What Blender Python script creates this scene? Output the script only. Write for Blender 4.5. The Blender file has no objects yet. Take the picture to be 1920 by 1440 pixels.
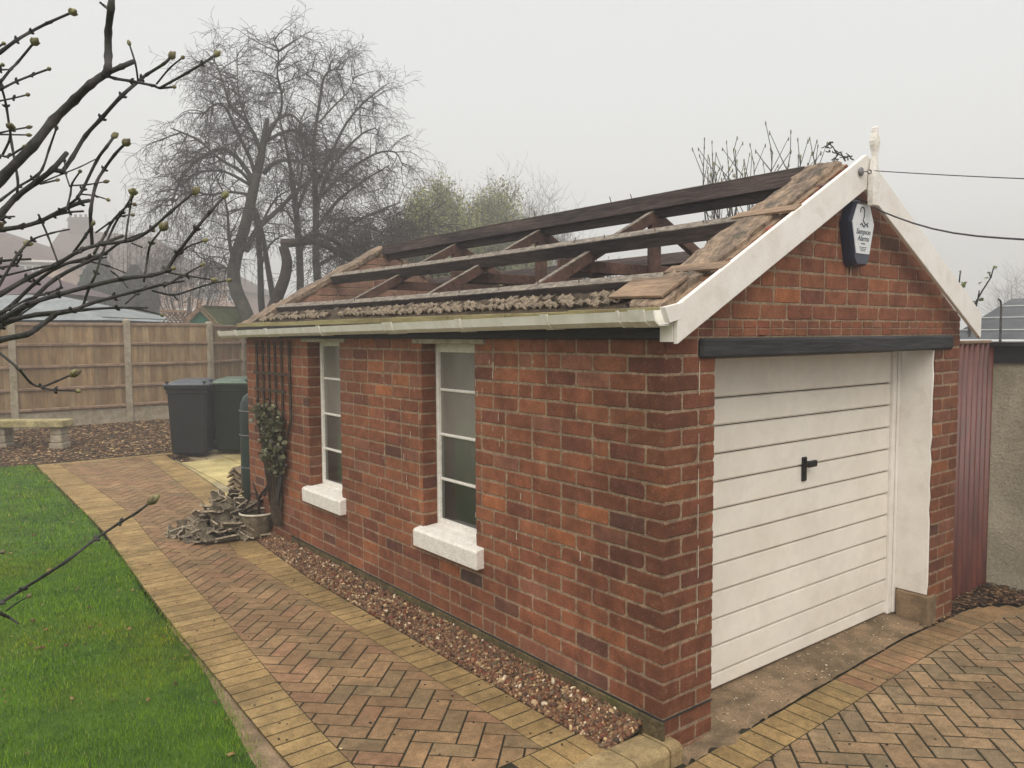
import bpy, math, random
import numpy as np
from mathutils import Vector, Matrix, noise
rng = random.Random(7)
nr = np.random.default_rng(7)
D2R = math.radians
sc = bpy.context.scene
C = sc.collection

# ------------------------------------------------------------------ camera, world, sun, exposure
CAM = (-2.63087, -2.28248, 1.72951); YAW, PITCH, ROLL, FPX = 0.66358, -0.06414, -0.00505, 1478.12
cd = Vector((math.sin(YAW)*math.cos(PITCH), math.cos(YAW)*math.cos(PITCH), math.sin(PITCH)))
_r = Vector((math.cos(YAW), -math.sin(YAW), 0)); _u = _r.cross(cd)
cr = _r*math.cos(ROLL)+_u*math.sin(ROLL); cu = -_r*math.sin(ROLL)+_u*math.cos(ROLL)
CP = Vector(CAM)
cam = bpy.data.cameras.new('camera'); camo = bpy.data.objects.new('camera', cam); C.objects.link(camo)
camo.matrix_world = Matrix(((cr.x, cu.x, -cd.x, CP.x), (cr.y, cu.y, -cd.y, CP.y), (cr.z, cu.z, -cd.z, CP.z), (0, 0, 0, 1)))
cam.sensor_width = 36; cam.lens = FPX/1920*36; cam.clip_start = 0.05; cam.clip_end = 800
sc.camera = camo

SUN_EL, SUN_AZ = D2R(52), D2R(-70)      # azimuth measured from +y towards +x
w = bpy.data.worlds.new('World'); sc.world = w; w.use_nodes = True
nt = w.node_tree; nt.nodes.clear()
out = nt.nodes.new('ShaderNodeOutputWorld'); bg = nt.nodes.new('ShaderNodeBackground')
sky = nt.nodes.new('ShaderNodeTexSky'); sky.sky_type = 'NISHITA'; sky.sun_disc = False
sky.sun_elevation = SUN_EL; sky.sun_rotation = SUN_AZ; sky.air_density = 1.5; sky.dust_density = 6
bg2 = nt.nodes.new('ShaderNodeBackground'); add = nt.nodes.new('ShaderNodeAddShader')
bg.inputs[1].default_value = 0.05 * 0.25
geo = nt.nodes.new('ShaderNodeTexCoord'); sep = nt.nodes.new('ShaderNodeSeparateXYZ')
rmp = nt.nodes.new('ShaderNodeValToRGB')
els = rmp.color_ramp.elements
els[0].position = 0.0; els[0].color = (0.62, 0.60, 0.56, 1)
els[1].position = 1.0; els[1].color = (1.0, 0.985, 0.95, 1)
e = els.new(0.12); e.color = (0.475, 0.468, 0.45, 1)
e = els.new(0.42); e.color = (0.45, 0.45, 0.44, 1)
els[0].color = (0.49, 0.48, 0.455, 1)
bg2.inputs[1].default_value = 1.75
nt.links.new(geo.outputs['Generated'], sep.inputs[0]); nt.links.new(sep.outputs[2], rmp.inputs[0])
nt.links.new(sky.outputs[0], bg.inputs[0]); nt.links.new(rmp.outputs[0], bg2.inputs[0])
nt.links.new(bg.outputs[0], add.inputs[0]); nt.links.new(bg2.outputs[0], add.inputs[1]); nt.links.new(add.outputs[0], out.inputs[0])
sl = bpy.data.lights.new('sun', 'SUN'); sl.energy = 1.4; sl.angle = D2R(40); sl.color = (1, 0.93, 0.82)
slo = bpy.data.objects.new('sun', sl); C.objects.link(slo)
sdir = Vector((math.sin(SUN_AZ)*math.cos(SUN_EL), math.cos(SUN_AZ)*math.cos(SUN_EL), math.sin(SUN_EL)))
sdir = Vector((-0.55, -0.62, 0.95)).normalized()
slo.rotation_euler = sdir.to_track_quat('Z', 'Y').to_euler()
sky.sun_elevation = math.asin(sdir.z); sky.sun_rotation = math.atan2(sdir.x, sdir.y)
sc.view_settings.view_transform = 'Standard'; sc.view_settings.look = 'None'
sc.view_settings.exposure = 0.1; sc.view_settings.gamma = 1; sc.view_settings.use_curve_mapping = False

# ------------------------------------------------------------------ survey helpers (photo pixel -> place at a known depth / plane)
def ray(px, py): return cd + cr*((px-960)/FPX) - cu*((py-720)/FPX)
def at(px, py, d): return CP + ray(px, py)*d
def on(px, py, ax, v):
    r = ray(px, py); return CP + r*((v-CP[ax])/r[ax])
def zg(y):
    if y < 5.5: return -0.11
    if y < 9.5: return -0.11 + 0.0225*(y-5.5)
    if y < 13.5: return -0.02 + 0.055*(y-9.5)
    return 0.20 + 0.01*min(y-13.5, 30)
def G(px, py):
    p = on(px, py, 2, -0.11)
    for _ in range(30): p = on(px, py, 2, 0.5*(p.z+zg(p.y)))
    return p

# ------------------------------------------------------------------ materials
def s(r, g, b):
    f = lambda c: c/12.92 if c <= 0.04045 else ((c+0.055)/1.055)**2.4
    return (f(r/255), f(g/255), f(b/255))
def material(name, c1, c2=None, scale=6.0, detail=6, rough=0.8, bump=0.0, bscale=60, tint=False, stretch=(1, 1, 1), c3=None, spots=0.0, sscale=25, spotc=(.02, .02, .015), metallic=0, spec=0.35, mottle=0.0, sharp=(0.35, 0.65), bdist=0.01, grain=.10, gs=180, stain=0.0):
    m = bpy.data.materials.new(name); m.use_nodes = True
    n = m.node_tree.nodes; L = m.node_tree.links
    b = n['Principled BSDF']; b.inputs['Roughness'].default_value = rough; b.inputs['Metallic'].default_value = metallic
    b.inputs['Specular IOR Level'].default_value = spec
    tc = n.new('ShaderNodeTexCoord'); mp = n.new('ShaderNodeMapping'); mp.inputs['Scale'].default_value = stretch
    L.new(tc.outputs['Object'], mp.inputs[0])
    nz = n.new('ShaderNodeTexNoise'); nz.inputs['Scale'].default_value = scale; nz.inputs['Detail'].default_value = detail; nz.inputs['Roughness'].default_value = 0.62
    L.new(mp.outputs[0], nz.inputs[0])
    r = n.new('ShaderNodeValToRGB'); r.color_ramp.elements[0].position = sharp[0]; r.color_ramp.elements[1].position = sharp[1]
    c2 = c2 or tuple(x*0.8 for x in c1)
    r.color_ramp.elements[0].color = (*c2, 1); r.color_ramp.elements[1].color = (*c1, 1)
    if c3: e = r.color_ramp.elements.new(0.9); e.color = (*c3, 1)
    L.new(nz.outputs[0], r.inputs[0]); col = r.outputs[0]
    if tint:
        a = n.new('ShaderNodeAttribute'); a.attribute_name = 'tint'
        mx = n.new('ShaderNodeMix'); mx.data_type = 'RGBA'; mx.blend_type = 'MULTIPLY'; mx.inputs[0].default_value = 1
        L.new(a.outputs['Color'], mx.inputs[6]); L.new(col, mx.inputs[7]); col = mx.outputs[2]
    if spots > 0:
        n2 = n.new('ShaderNodeTexNoise'); n2.inputs['Scale'].default_value = sscale; n2.inputs['Detail'].default_value = 4
        L.new(mp.outputs[0], n2.inputs[0])
        r2 = n.new('ShaderNodeValToRGB'); r2.color_ramp.elements[0].position = 0.56; r2.color_ramp.elements[1].position = 0.70
        r2.color_ramp.elements[0].color = (0, 0, 0, 1); r2.color_ramp.elements[1].color = (spots, spots, spots, 1)
        L.new(n2.outputs[0], r2.inputs[0])
        mx = n.new('ShaderNodeMix'); mx.data_type = 'RGBA'; L.new(r2.outputs[0], mx.inputs[0]); L.new(col, mx.inputs[6]); mx.inputs[7].default_value = (*spotc, 1); col = mx.outputs[2]
    if stain > 0:
        for sc_, st_ in ((1.7, stain), (7.0, stain*.7)):
            n5 = n.new('ShaderNodeTexNoise'); n5.inputs['Scale'].default_value = sc_; n5.inputs['Detail'].default_value = 5; L.new(tc.outputs['Object'], n5.inputs[0])
            mr = n.new('ShaderNodeMapRange'); mr.inputs[1].default_value = .3; mr.inputs[2].default_value = .7; mr.inputs[3].default_value = 1-st_; mr.inputs[4].default_value = 1+st_*.8
            mx = n.new('ShaderNodeMix'); mx.data_type = 'RGBA'; mx.blend_type = 'MULTIPLY'; mx.inputs[0].default_value = 1
            L.new(n5.outputs[0], mr.inputs[0]); L.new(col, mx.inputs[6]); L.new(mr.outputs[0], mx.inputs[7]); col = mx.outputs[2]
    if grain > 0:
        n4 = n.new('ShaderNodeTexNoise'); n4.inputs['Scale'].default_value = gs; n4.inputs['Detail'].default_value = 3; n4.inputs['Roughness'].default_value = .7
        L.new(mp.outputs[0], n4.inputs[0]); mr = n.new('ShaderNodeMapRange'); mr.inputs[1].default_value = .3; mr.inputs[2].default_value = .7; mr.inputs[3].default_value = 1-grain*1.6; mr.inputs[4].default_value = 1+grain*1.3
        L.new(n4.outputs[0], mr.inputs[0]); mx = n.new('ShaderNodeMix'); mx.data_type = 'RGBA'; mx.blend_type = 'MULTIPLY'; mx.inputs[0].default_value = 1
        L.new(col, mx.inputs[6]); L.new(mr.outputs[0], mx.inputs[7]); col = mx.outputs[2]
    L.new(col, b.inputs['Base Color'])
    if bump > 0:
        n3 = n.new('ShaderNodeTexNoise'); n3.inputs['Scale'].default_value = bscale; n3.inputs['Detail'].default_value = 8
        L.new(mp.outputs[0], n3.inputs[0])
        bp = n.new('ShaderNodeBump'); bp.inputs['Strength'].default_value = bump; bp.inputs['Distance'].default_value = bdist
        L.new(n3.outputs[0], bp.inputs['Height']); L.new(bp.outputs[0], b.inputs['Normal'])
    return m
W1 = (1, 1, 1)
M = {}
M['brick'] = material('brick', (1.12, 1.1, 1.08), (.80, .78, .76), 14, 8, .88, .55, 140, tint=True, spots=.30, sscale=30, spotc=s(140, 112, 90), bdist=.004, stain=.22, grain=.22, gs=120)
M['mortar'] = material('mortar', s(168, 144, 118), s(128, 108, 88), 30, 6, .95, .7, 120, spots=.3, sscale=6, spotc=(.12, .10, .07), grain=.2, gs=90, stain=.18)
M['paver'] = material('paver', (1.15, 1.13, 1.08), (.74, .72, .66), 22, 8, .85, .5, 220, tint=True, spots=.4, sscale=5, spotc=s(96, 88, 64), bdist=.003, grain=.26, gs=170, stain=.20)
M['joint'] = material('joint sand', s(52, 46, 30), s(30, 31, 16), 20, 6, .95, .6, 80, grain=.3, gs=120)
M['soil'] = material('soil', s(82, 66, 50), s(46, 38, 28), 12, 8, .97, .8, 60, spots=.4, sscale=4, spotc=s(60, 66, 30), grain=.3, gs=90)
M['conc'] = material('concrete', s(156, 132, 104), s(106, 90, 70), 6, 10, .9, .6, 90, spots=.6, sscale=3.6, spotc=s(86, 74, 52), grain=.24, gs=110, stain=.25)
M['white'] = material('white paint', s(240, 236, 230), s(228, 222, 214), 5, 6, .45, .12, 50, spots=.22, sscale=9, spotc=s(190, 180, 164), grain=.04)
M['whiteold'] = material('flaking white paint', s(244, 240, 234), s(230, 224, 214), 20, 8, .6, .5, 90, spots=.20, sscale=34, spotc=s(140, 124, 106), grain=.07, gs=90)
M['door'] = material('cream door enamel', s(240, 234, 224), s(231, 224, 212), 2.5, 4, .34, .05, 30, spots=.16, sscale=7, spotc=s(200, 188, 168), grain=.025, gs=14, stain=.03)
M['pvc'] = material('gutter plastic', s(234, 231, 222), s(216, 211, 198), 8, 5, .35, .05, 30, spots=.3, sscale=14, spotc=s(170, 164, 140), grain=.05)
M['black'] = material('black stain', s(50, 47, 47), s(30, 29, 30), 14, 6, .7, .5, 70, stretch=(1, .15, 1))
M['blackx'] = material('black lintel stain', s(56, 56, 58), s(34, 34, 37), 20, 6, .7, .8, 50, stretch=(.12, 1, 1))
M['beam'] = material('old roof timber', s(92, 78, 74), s(50, 43, 45), 10, 8, .85, .8, 60, stretch=(1, .12, 1), tint=True, grain=.25, gs=60)
M['truss'] = material('truss timber', s(112, 84, 74), s(66, 49, 45), 12, 8, .85, .7, 60, stretch=(.4, 1, .4), tint=True, grain=.22, gs=70)
M['boardtop'] = material('sloping mortar and board', s(156, 134, 112), s(100, 88, 78), 9, 9, .95, 1.0, 26, spots=.8, sscale=13, spotc=s(74, 72, 64), stretch=(.5, 1.2, .5), bdist=.02, grain=.34, gs=48)
M['paleboard'] = material('pale weathered board', s(164, 138, 112), s(116, 96, 80), 8, 8, .9, .5, 60, stretch=(1, .2, 1), spots=.4, sscale=12, spotc=s(88, 80, 70), grain=.2, gs=70)
M['skylit_top'] = material('skylit top with residue', s(150, 140, 126), s(98, 90, 84), 30, 6, .95, .8, 60, stretch=(1, .6, 1), grain=.3, gs=50)  # sky light on timber tops put into the colour, with some mortar residue
M['plinth'] = material('mossy plinth', s(112, 96, 66), s(74, 66, 42), 9, 8, .95, .8, 60, spots=.6, sscale=5, spotc=s(78, 84, 40), grain=.3, gs=60, stain=.2)
M['moss'] = material('eaves board', s(150, 142, 100), s(110, 98, 66), 9, 7, .9, .5, 60, stretch=(1, .2, 1), spots=.4, sscale=3, spotc=s(106, 92, 76))
M['tile'] = material('old concrete tile', s(158, 146, 128), s(98, 90, 80), 26, 8, .92, .8, 90, tint=True, spots=.5, sscale=30, spotc=s(60, 58, 42), grain=.3, gs=110)
M['fence'] = material('fence boards', (1.12, 1.1, 1.06), (.68, .66, .64), 5, 8, .85, .6, 40, stretch=(3, 3, .5), tint=True, spots=.35, sscale=9, spotc=s(92, 70, 50), stain=.12)
M['rail'] = material('fence rail', s(156, 130, 108), s(118, 96, 78), 9, 8, .85, .5, 50, spots=.3, sscale=8, spotc=s(96, 76, 58))
M['post'] = material('concrete post', s(176, 164, 146), s(146, 134, 112), 12, 8, .9, .4, 100, spots=.5, sscale=5, spotc=s(134, 128, 88), grain=.2, gs=70, stain=.15)
M['stone'] = material('mossy stone', s(186, 172, 128), s(132, 122, 88), 8, 8, .9, .6, 70, spots=.6, sscale=5, spotc=s(150, 144, 70), grain=.25, gs=60)
M['slab'] = material('sandstone slab', (1.15, 1.12, 1.05), (.72, .70, .62), 3, 8, .85, .35, 80, tint=True, spots=.6, sscale=2.2, spotc=s(120, 108, 66), grain=.16, gs=60)
M['chip'] = material('wood chips', (1.1, 1.05, 1), (.7, .68, .64), 30, 4, .9, .3, 80, tint=True)
M['peb'] = material('pebble', (1.15, 1.12, 1.1), (.7, .68, .66), 60, 4, .55, .2, 120, tint=True)
M['grass'] = material('grass blades', (1.1, 1.1, 1.0), (.8, .85, .8), 3, 4, .6, tint=True, spec=.2)
M['turf'] = material('turf', s(78, 108, 26), s(48, 74, 14), 5, 8, .95, .9, 90, spots=.4, sscale=60, spotc=s(30, 38, 12))
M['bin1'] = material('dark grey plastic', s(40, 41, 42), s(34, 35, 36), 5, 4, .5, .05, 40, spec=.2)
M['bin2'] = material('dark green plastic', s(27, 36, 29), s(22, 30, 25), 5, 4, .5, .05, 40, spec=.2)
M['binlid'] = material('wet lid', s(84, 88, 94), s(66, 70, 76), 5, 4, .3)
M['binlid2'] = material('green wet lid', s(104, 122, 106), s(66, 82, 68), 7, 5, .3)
M['rubber'] = material('rubber', s(30, 30, 30), rough=.7)
M['butt'] = material('water tank plastic', s(48, 60, 56), s(38, 48, 45), 5, 4, .4)
M['trellis'] = material('trellis wood', s(82, 66, 50), s(46, 38, 31), 20, 6, .9, .5, 60)
M['leaf'] = material('ivy leaf', (1.1, 1.1, 1), (.75, .75, .7), 20, 3, .55, tint=True)
M['bark'] = material('shrub bark', s(74, 70, 68), s(46, 47, 46), 30, 8, .85, .6, 180, spots=.4, sscale=16, spotc=s(84, 92, 60), bdist=.003, grain=.25, gs=220)
M['bud'] = material('bud', s(138, 136, 92), s(92, 80, 64), 50, 4, .6, .4, 120)
M['treebark'] = material('tree bark', s(92, 86, 78), s(58, 58, 54), 3, 8, .95, .8, 14, spots=.4, sscale=2, spotc=s(82, 88, 66), bdist=.03)
M['twig'] = material('twigs', s(72, 64, 60), s(50, 44, 44), 3, 3, .95)
M['darkbark'] = material('fallen bark', s(70, 58, 52), s(40, 34, 32), 5, 8, .95, .8, 18, bdist=.03)
M['grnleaf'] = material('young leaves', (1.1, 1.1, 1), (.8, .8, .75), 3, 3, .7, tint=True)
M['conifer'] = material('conifer foliage', (1.1, 1.1, 1), (.7, .7, .7), 2, 4, .9, tint=True)
M['pot'] = material('planter', s(128, 116, 96), s(88, 78, 62), 14, 8, .85, .5, 60, spots=.4, sscale=6, spotc=s(70, 72, 48), grain=.25, gs=90)
M['potrim'] = material('planter rim', s(216, 208, 190), s(180, 170, 150), 14, 6, .7)
M['earth'] = material('compost', s(66, 52, 40), s(36, 30, 24), 40, 6, .97, .8, 60, spots=.4, sscale=20, spotc=s(88, 92, 44))
M['redmetal'] = material('red oxide corrugated sheet', s(112, 60, 50), s(80, 42, 37), 9, 8, .46, .15, 50, stretch=(2, 2, .3), spots=.3, sscale=12, spotc=s(70, 44, 38), spec=.6, stain=.1)
M['render'] = material('grey render', s(182, 174, 154), s(150, 142, 122), 3, 9, .95, .9, 60, spots=.45, sscale=2.5, spotc=s(124, 128, 110), bdist=.006, grain=.14, gs=60)
M['felt'] = material('roof felt', s(104, 106, 109), s(86, 88, 91), 4, 8, .95, .5, 120, spec=.1)
M['feltseam'] = material('felt seam', s(190, 192, 190), s(160, 162, 162), 8, 5, .8)
M['fasciagrey'] = material('dark fascia', s(52, 54, 58), s(40, 42, 46), 5, 5, .6)
M['navy'] = material('alarm body', s(34, 40, 66), s(28, 34, 58), 5, 4, .3, spec=.5)
M['alarmw'] = material('alarm label', s(226, 228, 230), s(216, 218, 220), 5, 3, .35)
M['ink'] = material('print', s(84, 96, 104), rough=.5)
M['metal'] = material('galvanised', s(150, 148, 150), s(110, 108, 110), 20, 5, .45, metallic=.7)
M['cable'] = material('cable', s(62, 62, 64), rough=.5)
M['handle'] = material('black handle', s(28, 28, 30), rough=.4)
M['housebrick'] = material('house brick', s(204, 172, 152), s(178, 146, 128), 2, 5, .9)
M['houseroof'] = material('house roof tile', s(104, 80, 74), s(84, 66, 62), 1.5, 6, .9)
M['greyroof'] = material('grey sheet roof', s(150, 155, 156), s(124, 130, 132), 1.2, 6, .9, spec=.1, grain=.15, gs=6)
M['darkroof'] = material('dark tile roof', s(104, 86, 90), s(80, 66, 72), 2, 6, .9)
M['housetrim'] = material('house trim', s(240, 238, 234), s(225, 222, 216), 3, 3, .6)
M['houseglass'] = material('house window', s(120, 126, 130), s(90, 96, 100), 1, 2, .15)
M['greenwood'] = material('green shed boards', s(64, 120, 98), s(46, 92, 74), 6, 5, .8, stretch=(3, 3, .3))
M['mossroof'] = material('mossy roof', s(98, 104, 64), s(66, 74, 42), 5, 8, .95, .9, 16, spots=.5, sscale=3, spotc=s(112, 104, 84), bdist=.05)
M['inner'] = material('roof-lit limewashed wall', s(196, 190, 178), s(150, 142, 130), 5, 6, .9, .4, 30)
M['rust'] = material('rusted steel', s(106, 86, 72), s(70, 54, 46), 20, 6, .8, .5, 60)
# dirty glass: thin milky film + clear + reflection
def glass_mat(nm='dirty window glass', lo=.04, hi=.2, dcol=(.55, .52, .47)):
    m = bpy.data.materials.new(nm); m.use_nodes = True
    n = m.node_tree.nodes; L = m.node_tree.links; n.clear()
    o = n.new('ShaderNodeOutputMaterial'); tr = n.new('ShaderNodeBsdfTransparent'); gl = n.new('ShaderNodeBsdfGlossy'); df = n.new('ShaderNodeBsdfDiffuse'); tl = n.new('ShaderNodeBsdfTranslucent')
    tr.inputs[0].default_value = (.80, .84, .82, 1); gl.inputs['Roughness'].default_value = .04; gl.inputs[0].default_value = (1, 1, 1, 1)
    df.inputs[0].default_value = (*dcol, 1); tl.inputs[0].default_value = (.7, .68, .62, 1)
    fr = n.new('ShaderNodeFresnel'); fr.inputs[0].default_value = 1.65
    tc = n.new('ShaderNodeTexCoord'); mp = n.new('ShaderNodeMapping'); mp.inputs['Scale'].default_value = (1, .9, .55); nz = n.new('ShaderNodeTexNoise'); nz.inputs['Scale'].default_value = 3; nz.inputs['Detail'].default_value = 7
    L.new(tc.outputs['Object'], mp.inputs[0]); L.new(mp.outputs[0], nz.inputs[0])
    rp = n.new('ShaderNodeValToRGB'); rp.color_ramp.elements[0].position = .3; rp.color_ramp.elements[1].position = .75
    rp.color_ramp.elements[0].color = (lo, lo, lo, 1); rp.color_ramp.elements[1].color = (hi, hi, hi, 1); L.new(nz.outputs[0], rp.inputs[0])
    a = n.new('ShaderNodeMixShader'); a.inputs[0].default_value = .35; L.new(df.outputs[0], a.inputs[1]); L.new(tl.outputs[0], a.inputs[2])
    b = n.new('ShaderNodeMixShader'); L.new(rp.outputs[0], b.inputs[0]); L.new(tr.outputs[0], b.inputs[1]); L.new(a.outputs[0], b.inputs[2])
    c = n.new('ShaderNodeMixShader'); L.new(fr.outputs[0], c.inputs[0]); L.new(b.outputs[0], c.inputs[1]); L.new(gl.outputs[0], c.inputs[2]); L.new(c.outputs[0], o.inputs[0])
    return m
M['glass'] = glass_mat(); M['glass2'] = glass_mat('medium film window glass', .15, .45, (.40, .37, .33)); M['dense_film'] = glass_mat('dense film window glass', .5, .85, (.44, .40, .35))

# ------------------------------------------------------------------ mesh builder
WO = {}   # world offset of every parent
def tagp(o, label=None, cat=None, group=None, kind=None):
    if label: o['label'] = label
    if cat: o['category'] = cat
    if group: o['group'] = group
    if kind: o['kind'] = kind
    return o
def thing(name, label, cat, loc, group=None):
    o = bpy.data.objects.new(name, None); o.empty_display_size = .1; C.objects.link(o); o.location = loc; WO[o.name] = Vector(loc)
    return tagp(o, label, cat, group)
class MB:
    def __init__(self): self.v = []; self.f = []; self.c = []; self.mi = []
    def add(self, vs, fs, col=W1, mi=0):
        n = len(self.v); self.v.extend([tuple(p) for p in vs])
        for f in fs: self.f.append(tuple(i+n for i in f)); self.c.append(col); self.mi.append(mi)
    def box(self, a, b, col=W1, rot=None, about=None, mi=0):
        x0, y0, z0 = a; x1, y1, z1 = b
        vs = [Vector(p) for p in ((x0, y0, z0), (x1, y0, z0), (x1, y1, z0), (x0, y1, z0), (x0, y0, z1), (x1, y0, z1), (x1, y1, z1), (x0, y1, z1))]
        if rot is not None:
            ab = Vector(about) if about is not None else (Vector(a)+Vector(b))/2
            vs = [rot @ (p-ab)+ab for p in vs]
        self.add(vs, [(0, 3, 2, 1), (4, 5, 6, 7), (0, 1, 5, 4), (1, 2, 6, 5), (2, 3, 7, 6), (3, 0, 4, 7)], col, mi)
    def bbox(self, a, b, bev=.004, col=W1, rot=None, about=None, mi=0):
        # box with chamfered edges, each side 3 cells: 24 vertices
        a = Vector(a); b = Vector(b); c = (a+b)/2; h = (b-a)/2; bev = min(bev, *(x*.45 for x in h))
        vs = []; 
        for sx in (-1, 1):
            for sy in (-1, 1):
                for sz in (-1, 1):
                    vs += [Vector((sx*h.x, sy*(h.y-bev), sz*(h.z-bev))), Vector((sx*(h.x-bev), sy*h.y, sz*(h.z-bev))), Vector((sx*(h.x-bev), sy*(h.y-bev), sz*h.z))]
        def ix(sx, sy, sz, k): return ((sx > 0)*4+(sy > 0)*2+(sz > 0))*3+k
        fs = []
        for sgn in (-1, 1):
            q = [(-1, -1), (1, -1), (1, 1), (-1, 1)]
            for k in range(3):
                def mk(u, v, kk=k, sg=sgn):
                    d = [0, 0, 0]; d[kk] = sg; d[(kk+1) % 3] = u; d[(kk+2) % 3] = v; return ix(*d, kk)
                f = [mk(u, v) for u, v in q]; fs.append(f if sgn > 0 else f[::-1])
        for k in range(3):       # edges parallel to axis k
            i, j = (k+1) % 3, (k+2) % 3
            for si in (-1, 1):
                for sj in (-1, 1):
                    def mk(t, ax):
                        d = [0, 0, 0]; d[k] = t; d[i] = si; d[j] = sj; return ix(*d, ax)
                    f = [mk(-1, i), mk(1, i), mk(1, j), mk(-1, j)]; fs.append(f if si*sj < 0 else f[::-1])
        for sx in (-1, 1):
            for sy in (-1, 1):
                for sz in (-1, 1):
                    f = [ix(sx, sy, sz, 0), ix(sx, sy, sz, 1), ix(sx, sy, sz, 2)]; fs.append(f if sx*sy*sz > 0 else f[::-1])
        vs = [v+c for v in vs]
        if rot is not None:
            ab = Vector(about) if about is not None else c
            vs = [rot @ (p-ab)+ab for p in vs]
        self.add(vs, fs, col, mi)
    def beam(self, p, q, w, h, up=(0, 0, 1), col=W1, bev=0.0, mi=0, ends=0.0):
        p = Vector(p); q = Vector(q); d = (q-p); Ln = d.length; d.normalize(); side = d.cross(Vector(up)).normalized(); u = side.cross(d)
        R = Matrix((side, d, u)).transposed()
        mid = (p+q)/2
        f = self.bbox if bev > 0 else self.box
        kw = dict(col=col, rot=R, about=(0, 0, 0), mi=mi)
        if bev > 0: kw['bev'] = bev
        n0 = len(self.v)
        f((-w/2, -Ln/2, -h/2), (w/2, Ln/2, h/2), **kw)
        for i in range(n0, len(self.v)): self.v[i] = tuple(Vector(self.v[i])+mid)
    def poly(self, pts, d, col=W1, mi=0):
        # prism: polygon pts (3d) extruded by vector d
        n = len(pts); pts = [Vector(p) for p in pts]; d = Vector(d)
        self.add(pts+[p+d for p in pts], [tuple(range(n))[::-1], tuple(range(n, 2*n))]+[(i, (i+1) % n, n+(i+1) % n, n+i) for i in range(n)], col, mi)
    def tube(self, pts, rad, n=6, col=W1, cap=True, mi=0):
        pts = [Vector(p) for p in pts]; m = len(pts); vs = []; fs = []
        if not isinstance(rad, (list, tuple)): rad = [rad]*m
        d0 = (pts[1]-pts[0]).normalized(); ref = Vector((0, 0, 1)) if abs(d0.z) < .9 else Vector((1, 0, 0)); u = d0.cross(ref).normalized()
        for i in range(m):
            d = (pts[min(i+1, m-1)]-pts[max(i-1, 0)]); d = d.normalized() if d.length > 1e-9 else d0
            u = (u-d*u.dot(d)); u = u.normalized() if u.length > 1e-6 else d.orthogonal().normalized(); v = d.cross(u)
            for k in range(n):
                a = 2*math.pi*k/n; vs.append(pts[i]+(u*math.cos(a)+v*math.sin(a))*rad[i])
        for i in range(m-1):
            for k in range(n):
                a = i*n+k; b = i*n+(k+1) % n; fs.append((a, b, b+n, a+n))
        if cap: fs.append(tuple(range(n))[::-1]); fs.append(tuple(range((m-1)*n, m*n)))
        self.add(vs, fs, col, mi)
    def lathe(self, prof, cx, cy, n=24, col=W1, mi=0, wav=None):
        vs = []; fs = []; m = len(prof)
        for i, (r, z) in enumerate(prof):
            for k in range(n):
                a = 2*math.pi*k/n; rr = r*(1+(wav(a, i, z) if wav else 0)); vs.append((cx+rr*math.cos(a), cy+rr*math.sin(a), z))
        for i in range(m-1):
            for k in range(n):
                a = i*n+k; b = i*n+(k+1) % n; fs.append((a, b, b+n, a+n))
        self.add(vs, fs, col, mi)
    def build(self, name, mats, parent=None, origin=None, smooth=False):
        off = WO.get(parent.name, Vector()) if parent else (Vector(origin) if origin is not None else Vector())
        me = bpy.data.meshes.new(name)
        V = np.array(self.v, dtype=np.float64) - np.array(off)
        me.from_pydata(V.tolist(), [], self.f)
        if not isinstance(mats, (list, tuple)): mats = [mats]
        for m_ in mats: me.materials.append(M[m_] if isinstance(m_, str) else m_)
        if len(mats) > 1: me.polygons.foreach_set('material_index', self.mi)
        if any(c is not W1 for c in self.c):
            at_ = me.color_attributes.new('tint', 'FLOAT_COLOR', 'CORNER')
            ls = np.array([len(f) for f in self.f]); cc = np.repeat(np.array([(*c, 1) for c in self.c], dtype=np.float32), ls, axis=0)
            at_.data.foreach_set('color', cc.ravel())
        elif any(getattr(M.get(m_) if isinstance(m_, str) else m_, 'node_tree', None) and 'Attribute' in [x.name for x in (M[m_] if isinstance(m_, str) else m_).node_tree.nodes] for m_ in mats):
            at_ = me.color_attributes.new('tint', 'FLOAT_COLOR', 'CORNER')
            at_.data.foreach_set('color', np.ones(4*len(me.loops), dtype=np.float32))
        if smooth: me.polygons.foreach_set('use_smooth', [True]*len(me.polygons))
        me.update()
        o = bpy.data.objects.new(name, me); C.objects.link(o)
        if parent: o.parent = parent; WO[o.name] = off
        else: o.location = off; WO[o.name] = off
        return o
def bulk(name, bv, bf, R, T, cols, mat, parent=None, smooth=False, kind=None):
    # many transformed copies of one small mesh in a single mesh ("stuff")
    N = len(T); bv = np.asarray(bv, float); bf = np.asarray(bf); n = len(bv); k = bf.shape[1]
    V = np.einsum('nij,vj->nvi', R, bv)+T[:, None, :]
    F = (bf[None]+(np.arange(N)*n)[:, None, None]).reshape(-1)
    me = bpy.data.meshes.new(name); me.vertices.add(N*n); me.vertices.foreach_set('co', V.astype(np.float32).ravel())
    nf = N*len(bf); me.loops.add(nf*k); me.loops.foreach_set('vertex_index', F.astype(np.int32))
    me.polygons.add(nf); me.polygons.foreach_set('loop_start', np.arange(0, nf*k, k, dtype=np.int32)); me.polygons.foreach_set('loop_total', np.full(nf, k, dtype=np.int32))
    me.update(calc_edges=True); me.validate()
    a = me.color_attributes.new('tint', 'FLOAT_COLOR', 'POINT')
    cc = np.concatenate([cols, np.ones((N, 1))], 1); a.data.foreach_set('color', np.repeat(cc, n, axis=0).astype(np.float32).ravel())
    if smooth: me.polygons.foreach_set('use_smooth', [True]*nf)
    me.materials.append(M[mat]); o = bpy.data.objects.new(name, me); C.objects.link(o)
    if parent: o.parent = parent
    if kind: o['kind'] = kind
    return o
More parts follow.
